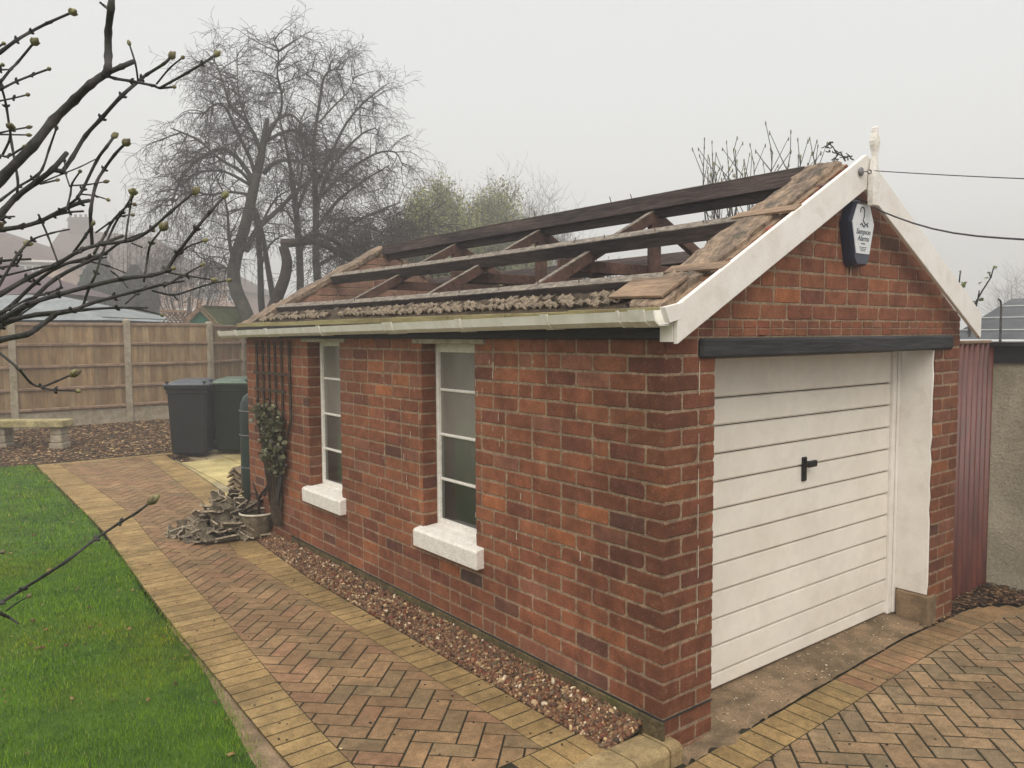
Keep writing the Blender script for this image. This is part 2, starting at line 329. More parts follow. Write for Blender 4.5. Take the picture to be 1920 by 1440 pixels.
def rotmats(N, ax=1.0):
    # random rotations
    q = nr.normal(size=(N, 4)); q /= np.linalg.norm(q, axis=1)[:, None]; w_, x, y, z = q.T
    return np.stack([1-2*(y*y+z*z), 2*(x*y-z*w_), 2*(x*z+y*w_), 2*(x*y+z*w_), 1-2*(x*x+z*z), 2*(y*z-x*w_), 2*(x*z-y*w_), 2*(y*z+x*w_), 1-2*(x*x+y*y)], 1).reshape(N, 3, 3)
def yawmats(N, tilt=0.3):
    a = nr.uniform(0, 2*np.pi, N); c, s_ = np.cos(a), np.sin(a); z = np.zeros(N); o = np.ones(N)
    Rz = np.stack([c, -s_, z, s_, c, z, z, z, o], 1).reshape(N, 3, 3)
    t = nr.normal(0, tilt, N); c, s_ = np.cos(t), np.sin(t)
    Rx = np.stack([o, z, z, z, c, -s_, z, s_, c], 1).reshape(N, 3, 3)
    return Rz @ Rx
def icos():
    t = (1+5**.5)/2
    v = np.array([(-1, t, 0), (1, t, 0), (-1, -t, 0), (1, -t, 0), (0, -1, t), (0, 1, t), (0, -1, -t), (0, 1, -t), (t, 0, -1), (t, 0, 1), (-t, 0, -1), (-t, 0, 1)], float); v /= np.linalg.norm(v[0])
    f = [(0, 11, 5), (0, 5, 1), (0, 1, 7), (0, 7, 10), (0, 10, 11), (1, 5, 9), (5, 11, 4), (11, 10, 2), (10, 7, 6), (7, 1, 8), (3, 9, 4), (3, 4, 2), (3, 2, 6), (3, 6, 8), (3, 8, 9), (4, 9, 5), (2, 4, 11), (6, 2, 10), (8, 6, 7), (9, 8, 1)]
    V = [tuple(x) for x in v]; cache = {}; F = []
    def mid(a, b):
        k = (min(a, b), max(a, b))
        if k not in cache: m = (np.array(V[a])+np.array(V[b])); m /= np.linalg.norm(m); V.append(tuple(m)); cache[k] = len(V)-1
        return cache[k]
    for a, b, c in f:
        x, y, z = mid(a, b), mid(b, c), mid(c, a); F += [(a, x, z), (b, y, x), (c, z, y), (x, y, z)]
    return np.array(V), np.array(F)
ICO = icos()

# ------------------------------------------------------------------ polygons
def clip(poly, a, b, c):
    # keep a*x+b*y+c >= 0
    o = []
    for i in range(len(poly)):
        p, q = poly[i], poly[(i+1) % len(poly)]; dp = a*p[0]+b*p[1]+c; dq = a*q[0]+b*q[1]+c
        if dp >= 0: o.append(p)
        if dp*dq < 0: t = dp/(dp-dq); o.append((p[0]+t*(q[0]-p[0]), p[1]+t*(q[1]-p[1])))
    return o
def area(p): return .5*sum(p[i][0]*p[(i+1) % len(p)][1]-p[(i+1) % len(p)][0]*p[i][1] for i in range(len(p)))
def inset(p, d):
    n = len(p); o = []
    for i in range(n):
        a, b, c = Vector(p[i-1]), Vector(p[i]), Vector(p[(i+1) % n]); e1 = (b-a); e2 = (c-b)
        if e1.length < 1e-6 or e2.length < 1e-6: o.append(tuple(b)); continue
        e1.normalize(); e2.normalize(); n1 = Vector((-e1.y, e1.x)); n2 = Vector((-e2.y, e2.x)); m = n1+n2
        L_ = m.length
        if L_ < .3: o.append(tuple(b+n1*d)); continue
        m /= L_; o.append(tuple(b+m*min(d/max(.35, m.dot(n1)), 2.2*d)))
    return o
def roundrect(u0, u1, v0, v1, r=.008, j=.0019):
    rs = [min(rng.uniform(.3, 1.6)*r*(2.2 if rng.random() < .12 else 1), (v1-v0)*.4, (u1-u0)*.4) for _ in range(4)]
    J = lambda: rng.uniform(-j, j)
    P = [(u0+rs[0], v0+J()), ((u0+u1)/2+J()*5, v0+J()), (u1-rs[1], v0+J()), (u1-rs[1]*.3, v0+rs[1]*.3), (u1+J(), v0+rs[1]), (u1+J(), v1-rs[2]), (u1-rs[2]*.3, v1-rs[2]*.3), (u1-rs[2], v1+J()), ((u0+u1)/2+J()*5, v1+J()), (u0+rs[3], v1+J()), (u0+rs[3]*.3, v1-rs[3]*.3), (u0+J(), v1-rs[3]), (u0+J(), v0+rs[0]), (u0+rs[0]*.3, v0+rs[0]*.3)]
    return P
def block(mb, poly, place, col, bev=.003, top=0.0, bot=-.008, mi=0):
    # poly (u,v) -> raised block with bevelled rim; place(u,v,n)
    if len(poly) < 3: return
    if area(poly) < 0: poly = poly[::-1]
    if abs(area(poly)) < 1.5e-4: return
    n = len(poly); ins = inset(poly, bev)
    V = [place(u, v, top) for u, v in ins]+[place(u, v, top-bev*.8) for u, v in poly]+[place(u, v, bot) for u, v in poly]
    F = [tuple(range(n))]+[(n+i, n+(i+1) % n, (i+1) % n, i) for i in range(n)]+[(2*n+i, 2*n+(i+1) % n, n+(i+1) % n, n+i) for i in range(n)]
    mb.add(V, F, col, mi)

BRK = [(s(148, 93, 66), 7), (s(142, 88, 63), 7), (s(153, 98, 69), 6), (s(136, 84, 61), 5), (s(162, 102, 68), 1.3), (s(126, 77, 60), 2.6), (s(110, 73, 60), .7), (s(148, 99, 78), 2), (s(172, 108, 70), .3), (s(92, 69, 61), .06)]
def brickcol(k=1.0, dark=0.0):
    k *= .86
    t = rng.uniform(0, sum(w_ for _, w_ in BRK)); 
    for c, w_ in BRK:
        t -= w_
        if t <= 0: break
    f = rng.uniform(.9, 1.08)*k*(1-dark); return tuple(min(1, x*f*g) for x, g in zip(c, (1.03, 1.0, 1.0)))
CH = .0813; SL = .2286; HL = .1143; JT = .0125
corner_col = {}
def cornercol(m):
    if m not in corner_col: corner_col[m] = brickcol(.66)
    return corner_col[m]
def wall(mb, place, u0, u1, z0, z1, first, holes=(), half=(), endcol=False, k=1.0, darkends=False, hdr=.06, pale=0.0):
    """courses of brick from z0 to z1; first(m) gives length of the first brick; half-planes clip the polygon"""
    m1 = int(round((1.626+CH-z1)/CH)); m = 0
    # courses indexed from the top: course m spans z = 1.626-(m-1)*CH .. down
    m = -12
    while True:
        zt = 1.626-(m-1)*CH; zb = zt-CH; m += 1
        mm = m-1
        if zb < z0-1e-6: break
        if zb > z1: continue
        u = u0; L_ = first(mm); i = 0
        while u < u1-.02:
            if i > 0: L_ = SL
            if i > 1 and rng.random() < hdr: L_ = HL
            ue = min(u+L_, u1)
            if u1-ue < .035: ue = u1
            a, b = u+(JT/2 if i else 0), ue-(JT/2 if ue < u1 else 0)
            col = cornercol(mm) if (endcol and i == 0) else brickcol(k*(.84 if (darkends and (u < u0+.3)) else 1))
            if pale: col = tuple(c_*(1-pale)+p_*pale for c_, p_ in zip(col, (.36, .26, .21)))
            segs = [(a, b)]
            for (h0, h1, hz0, hz1) in holes:
                if zb+CH*.5 > hz0 and zb+CH*.5 < hz1:
                    ns = []
                    for (x, y) in segs:
                        if y <= h0 or x >= h1: ns.append((x, y))
                        else:
                            if h0-x > .03: ns.append((x, h0))
                            if y-h1 > .03: ns.append((h1, y))
                    segs = ns
            for (x, y) in segs:
                P = roundrect(x, y, zb+JT/2, zt-JT/2)
                for h in half: P = clip(P, *h) if P else P
                if P and len(P) > 2: block(mb, P, place, col, .003, rng.uniform(-.001, .0025))
            u = ue; i += 1

# ================================================================== GARAGE
GL, GW = 5.17, 2.907
garage = thing('garage', 'red brick garage stripped of its roof tiles, with bare timbers and cream up-and-over door', 'garage', (0, 0, -.16))
SLP = .558; ZE = 1.80      # roof slope, height of wall slope line at x=0
CXG = GW/2
Wn = [(1.432, 2.018, .485, 1.668), (3.188, 3.773, .485, 1.690)]
# --- side wall with windows
mb = MB()
plc = lambda u, z, n: (-n, u, z)
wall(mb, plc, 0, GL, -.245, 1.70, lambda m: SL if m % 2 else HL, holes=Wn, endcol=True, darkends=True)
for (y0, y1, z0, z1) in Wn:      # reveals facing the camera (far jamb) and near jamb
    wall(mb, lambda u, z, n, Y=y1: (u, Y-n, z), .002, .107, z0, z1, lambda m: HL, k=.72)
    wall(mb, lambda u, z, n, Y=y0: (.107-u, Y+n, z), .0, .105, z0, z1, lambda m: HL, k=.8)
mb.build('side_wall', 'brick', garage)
# mortar bed and wall core of the side wall
mb = MB()
def core(y0, y1, z0, z1): mb.box((.0022, y0, z0), (.225, y1, z1))
core(.2255, Wn[0][0]-.004, -.3, 1.70); core(Wn[0][1]+.004, Wn[1][0]-.004, -.3, 1.70); core(Wn[1][1]+.004, GL, -.3, 1.70)
for y0, y1, z0, z1 in Wn: core(y0-.004, y1+.004, -.3, z0-.02); core(y0-.004, y1+.004, z1+.004, 1.70)
mb.build('mortar', 'mortar', garage)
# --- front wall: piers + gable
mb = MB(); pf = lambda u, z, n: (u, -n, z)
gh = [(-SLP*-1, -1, ZE-.02)]     # z <= ZE-.02+SLP*x
gh = [(SLP, -1, ZE+.018), (-SLP, -1, ZE+.018+SLP*GW)]
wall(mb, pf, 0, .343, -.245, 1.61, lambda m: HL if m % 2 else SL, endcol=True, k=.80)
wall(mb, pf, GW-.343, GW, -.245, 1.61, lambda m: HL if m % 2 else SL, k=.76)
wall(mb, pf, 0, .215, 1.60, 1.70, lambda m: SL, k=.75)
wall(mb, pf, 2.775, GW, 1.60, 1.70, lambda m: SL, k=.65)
# brick-on-end course with split courses above lintel
u = .0
while u < GW-.03:
    ue = min(u+HL-.004, GW)
    cc = brickcol(.98)
    for za, zb in ((1.7115, 1.7455), (1.7505, 1.7845)):
        block(mb, roundrect(u+.005, ue-.005, za, zb, .003), pf, tuple(x*rng.uniform(.92, 1.05) for x in cc), .002, rng.uniform(-.001, .002))
    u = ue
wall(mb, pf, 0, GW, 1.785, 2.68, lambda m: HL if m % 2 else SL, half=gh, k=.95)
# back gable (inner face looks at the camera)
pb = lambda u, z, n: (u, GL-.10-n, z)
wall(mb, pb, .22, GW-.22, 1.40, 2.62, lambda m: HL if m % 2 else SL, half=[(SLP, -1, ZE-.015), (-SLP, -1, ZE-.015+SLP*GW)], k=1.0, pale=.5)
pb2 = lambda u, z, n: (u, GL+.004+n, z)
wall(mb, pb2, 0, GW, -.245, 2.62, lambda m: HL if m % 2 else SL, half=[(SLP, -1, ZE-.015), (-SLP, -1, ZE-.015+SLP*GW)])
pr = lambda u, z, n: (GW+.004+n, GL-u, z)
wall(mb, pr, 0, GL, -.245, 1.70, lambda m: SL if m % 2 else HL)
mb.build('gable_wall', 'brick', garage)
mb = MB()
mb.box((.0030, .0022, -.3), (.3385, .225, 1.7002)); mb.box((GW-.3385, .0022, -.3), (GW, .225, 1.7002)); 
def gab(y0, y1, dz=0.0):
    z0 = 1.70; A = [(.0045, z0), (GW-.0045, z0), (GW-.0045, ZE-.03+dz), (CXG, ZE-.03+SLP*CXG+dz), (.0045, ZE-.03+dz)]
    mb.poly([(x, y0, z) for x, z in A][::-1], (0, y1-y0, 0))
gab(.0022, .225, .050); gab(GL-.096, GL, .012)
mb.box((.226, GL-.096, -.3), (GW-.226, GL, 1.699))
mb.box((GW-.225, .226, -.3), (GW, GL-.097, 1.70))
mb.build('mortar', 'mortar', garage)
mb = MB(); mb.box((GW-.232, .24, 1.05), (GW-.2255, GL-.2, 1.68)); mb.build('lit_upper_lining', 'inner', garage)  # pale upper half only: roof light on the inner wall put into colour
mb = MB(); mb.box((.24, .3, -.2), (GW-.24, GL-.2, -.15)); mb.box((1.3, .9, -.149), (2.4, 3.6, .75)); mb.build('floor_and_shade_block', 'earth', garage)  # floor, plus a dark block standing in for shade behind the lower panes
mb = MB(); V = []; F = []; n = 40      # projecting plinth course with mossy face, fading into the gravel
for i in range(n+1):
    y = -.014+4.2*i/n; pz = max(.002, .016*(1-max(0, y-1.5)/2.7)); w_ = .002*math.sin(y*31)
    V += [(-.003, y, -.006), (-pz, y, -.010+w_), (-pz-.002, y, -.24), (-.003, y, -.24)]
for i in range(n): a = 4*i; F += [(a, a+1, a+5, a+4), (a+1, a+2, a+6, a+5)]
F.append((0, 3, 2, 1)); mb.add(V, F); mb.build('plinth', 'plinth', garage)
mb = MB(); mb.box((-.0075, -.006, -.0055), (.01, 4.2, -.0015)); mb.box((-.0065, -.0065, -.0054), (.343, .005, -.0016)); mb.build('damp_course', 'black', garage)
# --- windows
for (y0, y1, z0, z1) in Wn:
    fx = .105; fr = MB(); yc = (y0+y1)/2
    t = .030
    fr.bbox((fx, y0+.002, z0), (fx+.05, y0+t, z1), .004); fr.bbox((fx, y1-t, z0), (fx+.05, y1-.002, z1), .004)
    fr.bbox((fx-.006, y0+t, z0), (fx+.05, y1-t, z0+.05), .005); fr.bbox((fx, y0+t, z1-.055), (fx+.05, y1-t, z1), .004)
    for zz in (1.372, 1.083, .795): fr.bbox((fx+.012, y0+t, zz-.009), (fx+.036, y1-t, zz+.009), .004)
    wf = fr.build('window', 'whiteold', garage)
    zz_ = [z1-.055, 1.381, 1.092, .804, z0+.05]
    for k_ in range(4): p = MB(); p.box((fx+.022, y0+t, zz_[k_+1]-(.018 if k_ < 3 else 0)), (fx+.026, y1-t, zz_[k_])); p.build('pane', ['dense_film', 'dense_film', 'glass2', 'glass'][k_], wf)  # upper panes carry a denser pale film than lower ones
    sl_ = MB(); a = -.052; n = 10    # painted sill block, slightly worn, sloping top
    ya, yb = (1.356, 2.062) if y0 < 2 else (3.122, 3.822)
    sec = [(a, .367), (a-.002, .470), (a+.012, .482), (.02, .494), (.020, .367)]
    sl_.poly([(x, ya, z) for x, z in sec], (0, yb-ya, 0)); sl_.poly([(x, y0+.002, z) for x, z in [(.0195, .40), (.0195, .4945), (.108, .502), (.108, .40)]], (0, y1-y0-.004, 0))
    o = sl_.build('sill', 'whiteold', wf)
    bv = o.modifiers.new('b', 'BEVEL'); bv.width = .006; bv.segments = 2
    h = MB(); h.bbox((-.022, y0-.11 if y0 < 2 else y0-.12, 1.668), (.10, y1+.08, 1.697), .003); h.build('head_lintel', 'moss' if False else 'whitelint', wf) if False else h.build('head_lintel', 'post', wf)
# --- front: lintel, door, frame, reveal
mb = MB(); mb.bbox((.222, -.022, 1.612), (2.772, .205, 1.7035), .012); mb.build('lintel', 'blackx', garage)
DZ = [-.145]+[-.0625+.1455*i for i in range(11)]+[1.60]
mb = MB(); dy = .255
for i in range(len(DZ)-1):
    a, b = DZ[i], DZ[i+1]
    A = [(dy+.008, a+.0035), (dy-.004, a+.0045), (dy-.012, a+.013), (dy-.010, b-.006), (dy+.008, b-.0025)]
    mb.poly([(.36, y, z) for y, z in A][::-1], (2.125, 0, 0))
door = mb.build('garage_door', 'door', garage)
mb = MB(); mb.box((.36, dy+.0082, -.142), (2.485, dy+.03, 1.60)); mb.build('groove_shade_sheet', 'fasciagrey', door)  # dark sheet behind the panels puts shade into the grooves
mb = MB(); mb.bbox((1.462, dy-.024, .868), (1.503, dy-.008, 1.008), .005); mb.tube([(1.482, dy-.02, .972), (1.482, dy-.05, .972)], .014, 12); mb.bbox((1.462, dy-.064, .952), (1.545, dy-.044, .99), .008); mb.build('handle', 'handle', door)
mb = MB(); mb.bbox((2.487, .225, -.145), (2.562, .285, 1.612), .003); mb.bbox((2.53, .212, -.14), (2.5625, .224, 1.612), .003); mb.bbox((.343, .225, -.145), (.359, .285, 1.612), .003); mb.bbox((.36, .228, 1.602), (2.486, .285, 1.6115), .002)
mb.build('door_frame', 'white', garage)
mb = MB(); n = 20      # white rendered reveal with a ragged edge
ev = [(rng.uniform(.004, .016), .028+(1.610-.028)*i/n) for i in range(n+1)]
V = [(2.5625, y, z) for y, z in ev]+[(2.5625, .2115, z) for _, z in ev]+[(2.554, y+.004, z) for y, z in ev]+[(2.554, .2115, z) for _, z in ev]
k = n+1; F = []
for i in range(n): F += [(2*k+i, 2*k+i+1, 3*k+i+1, 3*k+i), (i, i+1, 2*k+i+1, 2*k+i)]
F += [(0, 2*k, 3*k, k), (n, k+n, 3*k+n, 2*k+n)]
mb.add(V, F); mb.build('door_reveal', 'white', garage)
mb = MB(); mb.bbox((2.545, -.012, -.19), (2.66, .21, .022), .012); mb.build('plinth_block', 'conc', garage)
mb = MB(); mb.box((.345, .206, 1.56), (2.56, .28, 1.7)) if False else None
# lime drips down the near pier
mb = MB(); z = 1.60
while z > .1:
    L_ = rng.uniform(.03, .16); x = .226+rng.uniform(-.002, .003)
    if rng.random() < .72: mb.box((x, -.0038, z-L_), (x+rng.uniform(.002, .0045), -.0030, z))
    z -= L_+rng.uniform(.0, .05)
for _ in range(46):
    u = rng.choice([rng.gauss(1.3, .16), rng.uniform(.1, 3), rng.gauss(2.1, .1)]); z = rng.uniform(.5, 1.6); L_ = rng.uniform(.012, .05)
    if any(a < u < b for a, b, _, _ in Wn): continue
    mb.box((-.0042, u, z-L_), (-.0034, u+rng.uniform(.002, .005), z))
o = mb.build('lime_streak', 'potrim', garage); o['kind'] = 'stuff'
# --- fascia, eaves board, gutter
mb = MB(); mb.bbox((-.030, -.05, 1.703), (-.004, 5.34, 1.80), .003); mb.box((-.12, .02, 1.742), (-.031, 5.30, 1.752)) if False else None
mb.box((-.029, .01, 1.701), (.2, 5.33, 1.7028)); mb.build('fascia', 'black', garage)
mb = MB()
y = -.02
while y < 5.33:
    L_ = rng.uniform(.5, 1.2); y2 = min(y+L_, 5.33); dz = rng.uniform(-.004, .004)
    mb.bbox((-.034+rng.uniform(-.003, .003), y+.002, 1.802), (.03, y2-.002, 1.838+dz), .003); y = y2
mb.build('eaves_board', 'moss', garage)
def gz(y): return 1.818-.0105*(y+.1)
mb = MB(); prof = [(-.045, 0), (-.052, .004), (-.052, -.052), (-.062, -.060), (-.122, -.060), (-.150, -.040), (-.158, -.010), (-.162, .004), (-.154, .004), (-.146, -.034), (-.120, -.052), (-.066, -.052), (-.060, -.046), (-.058, .002)]
def gsec(y0, y1, o=0.0):
    k = len(prof); c = (-.105, -.03)
    P = [(c[0]+(x-c[0])*(1+o), c[1]+(z-c[1])*(1+o)) for x, z in prof]
    V = [(x, y0, gz(y0)+z) for x, z in P]+[(x, y1, gz(y1)+z) for x, z in P]
    mb.add(V, [(i, (i+1) % k, k+(i+1) % k, k+i) for i in range(k)]+[tuple(range(k))[::-1], tuple(range(k, 2*k))])
gsec(-.070, 5.52); gt = mb.build('gutter', 'pvc', garage)
for y, w_ in ((.02, .09), (.13, .012), (.62, .05), (1.36, .05), (2.15, .10), (2.21, .012), (3.2, .05), (4.25, .05), (5.0, .05), (5.46, .06)):
    mb = MB(); gsec(y-w_/2, y+w_/2, .17); mb.build('gutter_bracket', 'pvc', gt)
# --- barge boards + finial + boxed end
def bz(x, lo=False):
    t = min(x, 2.98-x) if False else x
    return None
APX = 1.475
def barge(sign, x_tip, name):
    mb = MB(); top0 = 2.665; low0 = 2.475; xs = abs(x_tip-APX)
    P = [(APX, low0), (x_tip, low0-(low0-1.685)), (x_tip, 1.845 if sign < 0 else 1.845), (APX, top0)]
    P = [(APX, 2.485), (x_tip, 1.68), (x_tip, 1.845), (APX, 2.668)]
    if sign > 0: P = P[::-1]
    mb.poly([(x, -.098, z) for x, z in P], (0, .024, 0)) if False else mb.poly([(x, -.098, z) for x, z in P][::-1] if sign > 0 else [(x, -.098, z) for x, z in P], (0, .024, 0))
    o = mb.build(name, 'white', garage); b = o.modifiers.new('b', 'BEVEL'); b.width = .003; b.segments = 1; return o
barge(-1, -.038, 'barge_board'); barge(1, 2.985, 'barge_board')
mb = MB(); mb.poly([on(a_, b_, 1, -.100) for a_, b_ in [(1256, 605), (1276, 598), (1286, 566), (1247, 576)]], (0, .028, 0))
mb.poly([(-.042, -.0735, 1.69), (-.036, -.0735, 1.69), (-.036, -.0735, 1.84), (-.042, -.0735, 1.84)], (0, .07, 0)); mb.build('box_end', 'white', garage)
mb = MB(); cx = 1.512
pr_ = [(.030, 2.43), (.033, 2.46), (.032, 2.56), (.028, 2.60), (.020, 2.655), (.015, 2.69), (.017, 2.71), (.028, 2.745), (.031, 2.765), (.024, 2.795), (.018, 2.808), (.016, 2.835), (.007, 2.842)]
V = []; 
for r_, z in pr_:
    r_ *= 1.0
    q_ = .008+r_*.3; yc_ = -.122; V += [(cx-r_, yc_-q_*.7, z-.03), (cx-r_*.6, yc_-q_, z-.03), (cx+r_*.6, yc_-q_, z-.03), (cx+r_, yc_-q_*.7, z-.03), (cx+r_, yc_+q_, z-.03), (cx-r_, yc_+q_, z-.03)]
F = []
for i in range(len(pr_)-1):
    for k in range(6): F.append((i*6+k, i*6+(k+1) % 6, i*6+6+(k+1) % 6, i*6+6+k))
F += [tuple(range(6))[::-1], tuple(range(len(V)-6, len(V)))]
mb.add(V, F); fin = mb.build('finial', 'whiteold', garage)
# --- roof timbers
def rz(x): return 1.84+.564*min(x, 2.907-x)
roofn = Vector((-.564, 0, 1)).normalized()
dk = lambda a=.8, b=1.1: (lambda f: (f, f, f))(rng.uniform(a, b))
def purlin(name, x, y0, y1, w_, h_, label=None):
    mb = MB(); n = 6; mirror = x > CXG
    nrm = Vector((.564 if mirror else -.564, 0, 1)).normalized()
    for i in range(n):
        a = y0+(y1-y0)*i/n; b = y0+(y1-y0)*(i+1)/n
        sag = lambda y: -.012*math.sin(math.pi*(y-y0)/(y1-y0))
        p = Vector((x, a, rz(x)+sag(a)))-nrm*h_/2; q = Vector((x, b+.001, rz(x)+sag(b)))-nrm*h_/2
        mb.beam(p, q, w_, h_, up=nrm, col=dk(.9, 1.05))
    o = mb.build(name, 'beam', garage)
    nl = MB(); y = y0+.25
    while y < y1-.2:
        nl = MB(); p = Vector((x+rng.uniform(-.02, .02), y, rz(x)-.01)); nl.tube([p, p+Vector((rng.uniform(-.015, .01), rng.uniform(-.015, .015), rng.uniform(.022, .05)))], .003, 5); nl.build('nail', 'rust', o); y += rng.uniform(.25, .42)
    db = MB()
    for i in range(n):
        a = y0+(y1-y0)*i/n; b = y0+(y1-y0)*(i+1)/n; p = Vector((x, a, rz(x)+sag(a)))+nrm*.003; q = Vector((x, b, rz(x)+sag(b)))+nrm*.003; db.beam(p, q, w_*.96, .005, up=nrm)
    db.build('skylit_residue', 'skylit_top', o)  # pale strip paints the sky-lit top face, along with mortar residue
    return o
purlin('purlin', .285, .20, 5.09, .075, .095); purlin('purlin', .845, .22, 5.06, .080, .082)
purlin('purlin', 2.622, .20, 5.09, .085, .085); purlin('purlin', 2.062, .22, 5.06, .085, .095)
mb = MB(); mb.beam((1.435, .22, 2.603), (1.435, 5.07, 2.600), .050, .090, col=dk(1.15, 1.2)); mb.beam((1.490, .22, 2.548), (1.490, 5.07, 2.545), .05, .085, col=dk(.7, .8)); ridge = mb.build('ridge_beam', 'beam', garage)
for y in (.9, 1.55, 1.75, 2.6, 3.3, 4.2): nl = MB(); nl.tube([(1.43, y, 2.64), (1.425+rng.uniform(-.01, .01), y+.01, 2.675+rng.uniform(0, .03))], .0032, 5); nl.build('nail', 'rust', ridge)
db = MB(); db.box((1.408, .23, 2.649), (1.462, 5.05, 2.6525)); db.build('skylit_residue', 'skylit_top', ridge)  # same painted sky-lit top and residue on the ridge
for ty in (1.37, 2.56, 3.75):
    tr = MB()
    tt = lambda: (lambda f: (f, f*.97, f*.95))(rng.uniform(.85, 1.1))
    for sgn in (0, 1):
        f = (lambda x: x) if not sgn else (lambda x: GW-x)
        a = (f(.10), ty, 1.815+.512*.10-.042); b = (f(1.44), ty, 1.815+.512*1.44-.042)
        tr2 = MB(); tr2.beam(a, b, .046, .068, up=(0, 0, 1), col=tt(), bev=.003); rf_ = tr2.build('rafter', 'truss', garage); tr2 = MB(); up_ = Vector((0, 0, 1)); tr2.beam(Vector(a)+Vector((0, 0, .0405)), Vector(b)+Vector((0, 0, .0405)), .044, .004); tr2.build('skylit_edge', 'skylit_top', rf_)  # thin pale strip paints sky light along each rafter top
    tr2 = MB(); tr2.beam((.64, ty+.048, 2.152), (GW-.64, ty+.048, 2.147), .045, .075, col=tt(), bev=.003); tr2.build('collar_tie', 'truss', garage)
    tr2 = MB(); tr2.bbox((1.41, ty-.024+.0, 2.09), (1.50, ty+.0235, 2.52), .003, col=tt()); tr2.build('king_post', 'truss', garage)
    tr2 = MB(); tr2.beam((.2, ty+.02, 1.72), (GW-.2, ty+.02, 1.72), .05, .05, col=(.7, .65, .62)); tr2.build('tie_beam', 'truss', garage)
# wall plates inside
mb = MB(); mb.bbox((.06, .23, 1.703), (.16, 5.06, 1.765), .004, col=(.9, .85, .8)); mb.bbox((GW-.16, .23, 1.703), (GW-.06, 5.06, 1.765), .004, col=(.9, .85, .8)); mb.build('wall_plate', 'truss', garage)
# sloping verge cappings: ragged mortar and boards over both gables, both slopes
def verge(y0, y1, seed, xa, xb, tgt, mirror=False, lift=.0):
    r_ = random.Random(seed); mb = MB(); n = 36; k = 7; V = []; F = []
    for i in range(n+1):
        x = xa+(xb-xa)*i/n; jag = r_.uniform(-.018, .018); 
        for j in range(k+1):
            y = y0+(y1-y0)*j/k + (jag if j == k else (r_.uniform(-.012, .012) if j == 0 else 0))
            step = .010*math.floor((i % 9)/3) if j > 1 else 0
            h = tgt(x)+lift+r_.uniform(-.006, .006)+step*(.5)-(.010 if j in (0,) else 0)
            xx = GW-x if mirror else x
            V.append((xx, y, h))
    m_ = len(V)
    V += [(x_, y_, z_-.05) for x_, y_, z_ in V]
    for i in range(n):
        for j in range(k):
            a = i*(k+1)+j; q = (a, a+k+1, a+k+2, a+1); F.append(q if not mirror else q[::-1]); 
    for i in range(n):
        a = i*(k+1); F.append((a, a+m_, a+k+1+m_, a+k+1)); b = a+k; F.append((b, b+k+1, b+k+1+m_, b+m_))
    for j in range(k): F.append((j, j+1, j+1+m_, j+m_)); a = n*(k+1)+j; F.append((a, a+m_, a+1+m_, a+1))
    mb.add(V, F); return mb
zt = lambda x: 1.84+.556*x
verge(.035, .225, 3, -.0, 1.452, zt, lift=.012).build('verge_capping', 'boardtop', garage)
verge(.035, .225, 4, -.0, 1.448, zt, True, lift=.010).build('verge_capping', 'boardtop', garage)
verge(GL-.115, GL+.09, 5, -.02, 1.452, zt, lift=.008).build('verge_capping', 'boardtop', garage)
verge(GL-.115, GL+.09, 6, -.02, 1.448, zt, True, lift=.008).build('verge_capping', 'boardtop', garage)
mb = MB(); r_ = random.Random(11)     # broken edges of tiles and battens between capping and barge board
x = .02
while x < 1.42:
    L_ = r_.uniform(.045, .10); z = zt(x)-.012
    if r_.random() < .72:
        mb = MB(); c = tuple(v*r_.uniform(.7, 1.05) for v in r_.choice([s(140, 92, 72), s(112, 78, 66), s(152, 116, 88), s(84, 66, 62)]))
        R = Matrix.Rotation(-math.atan(.556), 3, 'Y'); mb.bbox((x, -.072, z-.055), (x+L_*.85, .034-r_.uniform(0, .012), z+r_.uniform(-.004, .012)), .004, col=c, rot=R); mb.build('verge_brick', 'brick', garage)
    x += L_
mb = MB(); 
for x, y0, y1 in ((.30, -.085, .34), (.85, -.09, .36)): 
    z = zt(x)+.020; mb = MB(); mb.beam((x, y0, z), (x+.01, y1-.08, z+.002), .07, .010, up=roofn); mb.build('loose_board', 'paleboard', garage)
mb = MB(); mb.beam((.12, .05, zt(.12)+.028), (.14, .40, zt(.14)+.024), .19, .012, up=roofn); mb.build('loose_board', 'paleboard', garage)

# ------------------------------------------------------------------ broken tiles
def tilemesh(seed, wx, ly, amp, waves, th=.012, jag=.3):
    r_ = random.Random(seed); nx, ny = 14, 5; T = []; 
    e0 = [r_.uniform(0, jag)*ly*(.6+.4*math.sin(i*1.3)) for i in range(nx+1)]; e1 = [r_.uniform(0, jag)*ly*.8 for i in range(nx+1)]
    e0 = [(e0[max(i-1, 0)]+e0[i])/2 for i in range(nx+1)]; sk = r_.uniform(-.25, .25)
    for i in range(nx+1):
        for j in range(ny+1):
            t = j/ny; x = (i/nx-.5)*wx; y = -ly/2+e0[i]+(ly-e0[i]-e1[i])*t; x += sk*y
            z = amp*math.cos(2*math.pi*waves*i/nx+.4)+r_.uniform(-.001, .001)
            T.append(Vector((x, y, z)))
    m_ = len(T); V = T+[p-Vector((0, 0, th)) for p in T]; F = []; s1 = ny+1
    NT = nx*ny*2
    for i in range(nx):
        for j in range(ny):
            a = i*s1+j; F.append((a, a+s1, a+s1+1, a+1)); F.append((a+m_, a+1+m_, a+s1+1+m_, a+s1+m_))
    for i in range(nx):
        a = i*s1; F.append((a, a+m_, a+s1+m_, a+s1)); b = a+ny; F.append((b, b+s1, b+s1+m_, b+m_))
    for j in range(ny): F.append((j, j+1, j+1+m_, j+m_)); a = nx*s1+j; F.append((a, a+m_, a+1+m_, a+1))
    return V, F
tile_me = []
